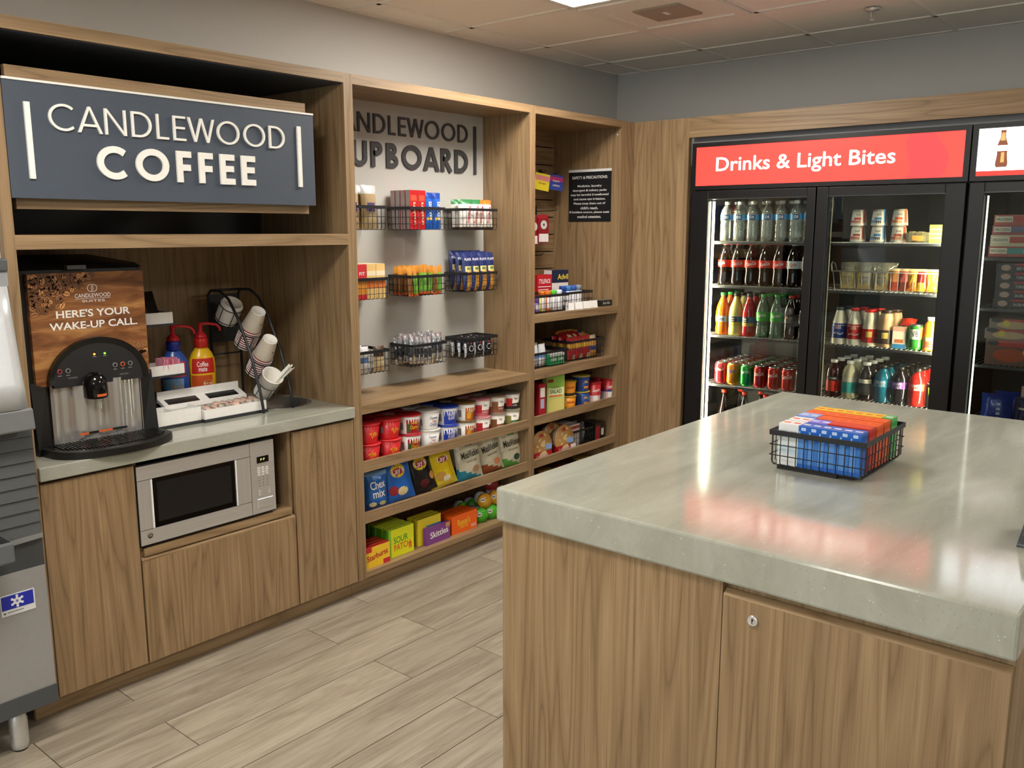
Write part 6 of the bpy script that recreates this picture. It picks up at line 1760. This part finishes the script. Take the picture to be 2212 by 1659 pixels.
oj = bottle('orange juice', aprof, pk('#f0a824', .15, 0, 0, .6), WHT2, (.008, .068, pk('#f0b44a', .35)))
place(aj, 'juice_bottle', 'amber juice bottle with a white cap near the right end', 'juice bottle', (XF, -1.607, ZS[2] + .0025), FACE + .1)
place(oj, 'juice_bottle', 'orange juice bottle behind the amber juice bottle', 'juice bottle', (XF + .066, -1.640, ZS[2] + .0025), FACE)
place(oj, 'juice_bottle', 'orange juice bottle at the right end of the milk row', 'juice bottle', (XF + .004, -1.668, ZS[2] + .0025), FACE)
# vitamin waters and sports drinks
vprof = [(.028, 0), (.034, .004), (.0345, .085), (.0335, .100), (.0345, .115), (.032, .140), (.024, .160), (.0165, .170), (.016, .178)]
def vit(key, body, lab, top): return bottle(key, vprof, body, WHT2, (.030, .085, pk(lab, .35)), [('vitamin', .034, .008, 0, .098, pk('#d8d6cc', .4))], None, [(.088, .108, -.9, .9, pk(top, .4), 'upper_label')])
va = vit('red vitamin', pk('#3a0d10', .08, 0, 0, .7), '#c2281e', '#1b1416'); vb = vit('teal vitamin', pk('#c9c2a0', .12, 0, 0, .6), '#3fa8a4', '#d8d4c0'); vc = vit('dark vitamin', pk('#241410', .08, 0, 0, .7), '#3a3a38', '#d9d3bc')
pprof = [(.029, 0), (.035, .004), (.034, .05), (.036, .075), (.036, .110), (.033, .130), (.024, .150), (.017, .160), (.0165, .170)]
def pwr(key, body, lab): return bottle(key, pprof, pk(body, .1, 0, 0, .6), pk('#1d1d1c', .35), (.078, .112, pk(lab, .35)), [('POWER', .044, .014, -.05, .102, WHT2, .1), ('ADE', .030, .012, .05, .087, WHT2, .1)])
pa = pwr('blue sport', '#14708e', '#1f8ab0'); pb = pwr('dark sport', '#17121c', '#7a3a9a'); pc = pwr('red sport', '#d01c16', '#e0452e')
mon = canf('energy', '#141614', 'M', '#7ad82a', .034, .048, ())
seq = [(va, 'dark red bottle with a white cap'), (vb, 'pale bottle with a teal label'), (vc, 'dark brown bottle with a white cap'), (pa, 'teal blue sports drink'), (pb, 'dark sports drink with a purple label'), (pc, 'bright red sports drink'), (mon, 'black energy can with a green mark')]
for i, (p, nm) in enumerate(seq):
    y = -1.158 - .0815*i + (.012 if i == 6 else 0)
    for r in range(4):
        place(p, 'drink_can' if p is mon else 'sports_drink', nm + (' in the front of the lower right shelf' if r == 0 else ' in a row behind the first'), 'can' if p is mon else 'drink bottle', (XF + .082*r, y - .004*r, ZS[3] + .0025), FACE + .15 + rnd.uniform(-.1, .1), None if r == 0 else 'rows behind, ' + nm)

# ================================================================== freezer beside it
c2 = thing('drink_freezer', 'black glass door freezer with a lit white header at the right edge', 'freezer', (XC + .35, -2.12, 0))
FY0, FY1 = -1.7455, -2.50
cooler_shell(c2, FY0, FY1, None)
hd = part('lit_header', B(XC + .004, XC + .03, FY0 - .0215, FY1 + .0215, 1.7735, 1.9755), glow('#f2f8ff', 1.8), c2, 'lit white header sign')
part('red_stripe', B(xt - .0004, XC + .004, FY0 - .0215, FY1 + .0215, 1.7737, 1.7945), glow('#e8352c', .7), hd)
def contour(yc, z0, h, half):
    pr = [(.0, .42), (.06, .5), (.12, .5), (.25, .44), (.36, .40), (.50, .46), (.58, .45), (.70, .32), (.80, .21), (.93, .185), (.95, .22), (1.0, .22)]
    L = [(yc + half*2*r, z0 + h*z) for z, r in pr]
    return L + [(yc - half*2*r, z0 + h*z) for z, r in reversed(pr)]
zb0, zh, yc_ = 1.809, .156, -1.866
part('bottle_picture', MB().prism(contour(yc_, zb0, zh, .024), xt - .0008, xt + .001, None, 'yz'), glow('#8a4a2a', .35), hd)
part('bottle_picture_glass', MB().prism([(yc_ + .010, zb0 + .112), (yc_ - .010, zb0 + .112), (yc_ - .005, zb0 + .145), (yc_ + .005, zb0 + .145)], xt - .0014, xt, None, 'yz').prism([(yc_ + .004, zb0 + .02), (yc_ - .010, zb0 + .02), (yc_ - .009, zb0 + .062), (yc_ + .003, zb0 + .062)], xt - .0014, xt, None, 'yz'), glow('#e8a05a', .8), hd)
part('bottle_picture_band', MB().prism([(yc_ + .025, zb0 + .068), (yc_ - .025, zb0 + .068), (yc_ - .024, zb0 + .092), (yc_ + .024, zb0 + .092)], xt - .0016, xt, None, 'yz'), glow('#f6f8ff', 1.6), hd)
glass_door(c2, FY0 - .004, FY1 + .004, -1.811, -2.44, .12, 1.747, .24, 1.7015, '')
part('light_tube', MB().tube([(TX, -1.8145, .26), (TX, -1.8145, 1.69)], .006, 10), glow('#f6f2de', STRIP*.02), c2, 'lit vertical tube')
for z in (1.417, 1.190, .930, .66): wire_shelf(c2, -1.80, -2.45, z)
XZ = XC + .125
def mealbox(key, face, band, art, txt, w=.215, d=.19, h=.042):
    def f(p):
        p.add('carton', MB().box(-w/2, w/2, -d/2, d/2, 0, h), pk(face, .4))
        p.add('title_panel', MB().box(-w/2 + .006, -w/2 + .075, -d/2 - .0007, -d/2, h*.3, h*.85), pk('#e0d9c4', .4))
        p.add('colour_panel', MB().box(-w/2 + .078, w/2 - .004, -d/2 - .0007, -d/2, h*.3, h*.85), pk(band, .4))
        mb = MB().lathe([(0, 0), (.024, 0)], 20, Matrix.Translation((w/2 - .05, -d/2 - .0012, h*.55)) @ Matrix.Rotation(PI/2, 4, 'X') @ Matrix.Diagonal((1.1, .75, 1, 1)), cap=False)
        p.add('food_picture', mb, pk(art, .4), None, None, False)
        p.add('lettering', text_mb(txt, .06, .012, lambda x, z: (x - w/2 + .04, -d/2 - .0012, h*.57 + z), .015), pk('#5a4a3a', .4), None, None, False)
    return proto(key, f)
cols4 = [('#a8443c', '#3f9a94', '#d8b46a', 'FROZEN', 'teal'), ('#cfc3a0', '#c2463a', '#e0c070', 'DELIGHTS', 'cream'), ('#a04a52', '#6a6a8a', '#cf9a5a', 'FROZEN', 'violet'), ('#b85a4a', '#c24a40', '#d8a86a', 'FROZEN', 'coral')]
z = 1.4205
for i, (a, b_, c_, tx, nm) in enumerate(cols4):
    place(mealbox('meal ' + nm, a, b_, c_, tx, .215, .19, (.046, .050, .042, .046)[i]), 'frozen_meal', '%s frozen meal box on the top freezer shelf, %s from below' % (nm, ORD[i]), 'frozen meal', (XZ + .07, -1.935 - .004*i, z), FACE)
    z += (.0465, .0505, .0425, .0465)[i]
def darkmeal(key, l1):
    w, d, h = .20, .18, .0395
    def f(p):
        p.add('carton', MB().box(-w/2, w/2, -d/2, d/2, 0, h), pk('#17181b', .35))
        p.add('red_strip', MB().box(-w/2 + .075, w/2, -d/2 - .0007, -d/2, h*.74, h*.98), pk('#b8262e', .4))
        p.add('crest', MB().lathe([(0, 0), (.020, 0)], 20, Matrix.Translation((-w/2 + .040, -d/2 - .001, h*.5)) @ Matrix.Rotation(PI/2, 4, 'X') @ Matrix.Diagonal((1, .65, 1, 1)), cap=False), pk('#b89a8a', .4), None, None, False)
        p.add('lettering', text_mb(l1, .085, .013, lambda x, z: (x - w/2 + .125, -d/2 - .0012, h*.42 + z), .015), pk('#c9c4ba', .4), None, None, False)
    return proto(key, f)
for i, tx in enumerate(('SALISBURY STEAK', 'SALISBURY STEAK', 'TURKEY BREAST', 'TURKEY BREAST', 'BEEF POT ROAST')):
    place(darkmeal('dark ' + tx, tx), 'frozen_meal', 'black frozen dinner box, %s from below in its stack' % ORD[i], 'frozen meal', (XZ + .06, -1.965 - rnd.uniform(0, .004), 1.1935 + .040*i), FACE)
def redmeal(key, h, face):
    w, d = .200, .17
    def f(p):
        p.add('carton', MB().box(-w/2, w/2, -d/2, d/2, 0, h), pk(face, .4))
        p.add('red_band', MB().box(-w/2 + .05, w/2 - .02, -d/2 - .0007, -d/2, h*.72, h*.97), pk('#b8322c', .4))
        p.add('oval_sign', MB().lathe([(0, 0), (.024, 0)], 20, Matrix.Translation((-w/2 + .030, -d/2 - .001, h*.85)) @ Matrix.Rotation(PI/2, 4, 'X') @ Matrix.Diagonal((1, .45, 1, 1)), cap=False), pk('#1d1d1f', .4), None, None, False)
        p.add('food_picture', MB().lathe([(0, 0), (.068, 0)], 24, Matrix.Translation((.0, -d/2 - .0012, h*.40)) @ Matrix.Rotation(PI/2, 4, 'X') @ Matrix.Diagonal((1, min(.45, h*.36/.068), 1, 1)), cap=False), pk('#b5522e' if h > .06 else '#c8a87a', .4), None, None, False)
        p.add('yellow_dot', MB().lathe([(0, 0), (.014, 0)], 18, Matrix.Translation((w/2 - .035 if h > .06 else -.03, -d/2 - .0018, h*.55)) @ Matrix.Rotation(PI/2, 4, 'X'), cap=False), pk('#d8c53a', .4), None, None, False)
    return proto(key, f)
rm1, rm2 = redmeal('red meal tall', .118, '#6e5040'), redmeal('red meal flat', .046, '#7a6a5c')
place(rm1, 'frozen_meal', 'upright red and brown frozen pasta box in the freezer', 'frozen meal', (XZ + .045, -1.955, .9335), FACE)
place(rm2, 'frozen_meal', 'flat grey and red frozen box on the upright pasta box', 'frozen meal', (XZ + .05, -1.945, 1.052), FACE)
place(rm2, 'frozen_meal', 'topmost flat grey and red frozen box of the pasta stack', 'frozen meal', (XZ + .05, -1.960, 1.0985), FACE)
ib = bag('ice bag', .13, .13, .06, [F('#24429c'), F('#c9cfe0')], lambda u, v: 1 if (-.1 < u < .15 and v < .35 and int((v+1)*6) % 2) else 0, [], 8, 12, .004)
place(ib, 'frozen_bag', 'blue frozen treat bag low in the freezer, front one', 'frozen bag', (XZ, -1.915, .6635), FACE + .15, None, -.2)
place(ib, 'frozen_bag', 'blue frozen treat bag standing behind the front one', 'frozen bag', (XZ + .10, -1.945, .6635), FACE - .1, None, -.1)
sw = bag('sandwich bag', .11, .115, .05, [F('#2a2c52'), F('#4a2f28'), F('#d9cdb4')], lambda u, v: (1 if abs(u) < .55 and v < .1 else (2 if .2 < v < .35 else 0)), [('@', .05, .022, .0, .045, pk('#d8cdb8', .4), 0, 'ice_cream_picture')], 8, 12)
place(sw, 'frozen_bag', 'dark blue ice cream bag right of the blue bags', 'frozen bag', (XZ + .01, -2.055, .6635), FACE, None, -.1)
place(carton('ice cream box', .12, .08, .05, pk('#c9a89a', .4), pk('#7a3a34', .4), [], [(-.05, .05, .018, .03, pk('#7a2a34', .4), 'red_rule')]), 'frozen_box', 'pink ice cream box lying behind the dark bag', 'frozen box', (XZ + .10, -2.06, .782), FACE)
place(carton('freezer carton', .15, .09, .118, pk('#3a3c50', .4), pk('#2a2c40', .4)), 'frozen_box', 'dark carton under the pink ice cream box', 'frozen box', (XZ + .10, -2.06, .6635), FACE)
# ================================================================== on the island
bx0, bx1, by0, by1 = .822, 1.128, -2.078, -1.841
IBZ = IZ
def ibasket(p):
    pass
t = thing('wire_basket', 'black wire basket of medicine boxes on the island top', 'basket', ((bx0+bx1)/2, (by0+by1)/2, IZ))
h0, h1 = IZ + .012, IZ + .107
rm = MB()
e = .006
for (a, b_, c_, d_) in ((bx0 - e, bx0 - e + .003, by0 - e, by1 + e), (bx1 + e - .003, bx1 + e, by0 - e, by1 + e), (bx0 - e + .003, bx1 + e - .003, by0 - e, by0 - e + .003), (bx0 - e + .003, bx1 + e - .003, by1 + e - .003, by1 + e)):
    rm.box(a, b_, c_, d_, h1 - .014, h1)
part('rim', rm, BLKMET, t, None, .001, 1)
wm = MB(); r_ = .0014
for i in range(12):
    y = by0 + .004 + (by1-by0-.008)*i/11
    wm.tube([(bx0 - .003, y, h1 - .012), (bx0 - .002, y, h0 + .008), (bx0 + .008, y, h0), (bx1 - .008, y, h0), (bx1 + .002, y, h0 + .008), (bx1 + .003, y, h1 - .012)], r_, 6)
for i in range(13):
    x = bx0 + .008 + (bx1-bx0-.016)*i/12
    wm.tube([(x, by0 - .003, h1 - .012), (x, by0 - .002, h0 + .008), (x, by0 + .008, h0), (x, by1 - .008, h0), (x, by1 + .002, h0 + .008), (x, by1 + .003, h1 - .012)], r_, 6)
for z in (h0 + .028, h0 + .056):
    wm.tube([(bx0 - .004, by0 - .004, z), (bx1 + .004, by0 - .004, z), (bx1 + .004, by1 + .004, z), (bx0 - .004, by1 + .004, z)], r_, 6, True)
part('wires', wm, BLKMET, t)
for x in (bx0 + .012, bx1 - .03):
    part('foot_bar', B(x, x + .010, by0 + .068, by1 - .012, IZ, h0 - .0014), pk('#1a1a1b', .5), t)
w, d = .0272, .050
zb_ = h0 + .0016; hh = .110
def mbox(key, side, top, front, marks=()):
    """tall carton; front faces -y of the kind"""
    def f(p):
        mb = MB().box(-w/2, w/2, -d/2, d/2, 0, hh); mb.mi = [0, 1, 2, 0, 0, 0]
        p.add('carton', mb, [pk(side, .35), pk(top, .35), pk(front, .35)])
        for (x0, x1, z0, z1, hx, nm) in marks: p.add(nm, MB().box(x0, x1, -d/2 - .0005, -d/2, z0, z1), pk(hx, .4))
        p.add('top_mark', MB().box(-w*.32, w*.32, -d*.12, d*.1, hh, hh + .0004), pk('#d8dcea' if side < '#9' else '#e05a3a', .4))
    return proto(key, f)
mw = mbox('white med', '#dfe3e4', '#e6e8e8', '#e3e6e8', [(-.010, .010, .088, .092, '#a8b0b8', 'small_print'), (-.011, .011, .03, .055, '#c9dce6', 'pale_panel')])
mbl = mbox('blue med', '#2461b8', '#3f6cc4', '#1f62c0', [(-.0125, .002, .010, .078, '#5a93dc', 'pale_panel'), (.004, .0125, .010, .07, '#3f7fd0', 'pale_panel'), (-.006, .006, .098, .106, '#b8d0f0', 'logo'), (-.012, -.008, .086, .096, '#9ac0ea', 'small_print')])
mlb = mbox('pale blue med', '#7f9fe0', '#8fa9e6', '#7f9fe0')
mpu = mbox('violet med', '#7a74d0', '#8680dc', '#6f68c8')
mrd = mbox('red med', '#c23324', '#d2452e', '#c23324')
mor = mbox('orange med', '#dd5a24', '#e8682c', '#dd5a24')
mye = mbox('yellow med', '#e0b02e', '#e6c23c', '#e0a02a')
mgr = mbox('green med', '#4aa256', '#66b468', '#3f9a4c')
rows4 = [[(mw, 'white')]*2 + [(mbl, 'blue')]*6,
         [(mw, 'white')]*2 + [(mpu, 'violet')]*2 + [(mrd, 'red')]*4,
         [(mlb, 'pale blue')]*2 + [(mor, 'orange')]*6,
         [(mor, 'orange')]*8,
         [(mye, 'yellow')]*7 + [(mgr, 'green')]]
px_ = (bx1 - bx0 - .012)/5
for r, row in enumerate(rows4):
    for i, (p, nm) in enumerate(row):
        y = by1 - .0125 - (by1-by0-.025)/8*(i + .5)
        x = bx0 + .006 + px_*(r + .5)
        place(p, 'medicine_box', '%s medicine box, %s from left in the basket\'s %s row' % (nm, ORD[i], ('front', 'second', 'third', 'fourth', 'back')[r]), 'medicine box', (x, y, zb_ + (.002 if nm in ('pale blue', 'red') else 0)), FACE, 'medicine boxes in the island basket')
# clear leaflet holder at the right edge of the picture
t = thing('leaflet_holder', 'clear acrylic holder with dark leaflets at the island edge', 'holder', (.66, -2.50, IZ))
ac = clear('acrylic', '#e9ecee', .06, .02, .05, '#ffffff')
hx0, hx1, hy0, hy1 = .578, .72, -2.532, -2.462
hm = MB().box(hx0, hx1, hy0, hy1, IZ, IZ + .004).hexa([(hx0, hy0, IZ + .004), (hx0 + .004, hy0, IZ + .004), (hx0 + .004, hy1, IZ + .004), (hx0, hy1, IZ + .004)], [(hx0 + .02, hy0, IZ + .075), (hx0 + .024, hy0, IZ + .075), (hx0 + .024, hy1 - .012, IZ + .075), (hx0 + .02, hy1 - .012, IZ + .075)])
hm.hexa([(hx0, hy1 - .003, IZ + .004), (hx1, hy1 - .003, IZ + .004), (hx1, hy1, IZ + .004), (hx0, hy1, IZ + .004)], [(hx0 + .02, hy1 - .016, IZ + .075), (hx1, hy1 - .016, IZ + .075), (hx1, hy1 - .013, IZ + .075), (hx0 + .02, hy1 - .013, IZ + .075)])
hm.box(hx1 - .004, hx1, hy0, hy1 - .012, IZ + .004, IZ + .075)
part('shell', hm, ac, t)
solo('leaflet_stack', B(hx0 + .035, hx1 - .01, hy0 + .006, hy1 - .022, IZ + .0045, IZ + .062), pk('#4a4450', .5), 'dark stack of leaflets inside the clear acrylic holder', 'leaflets')
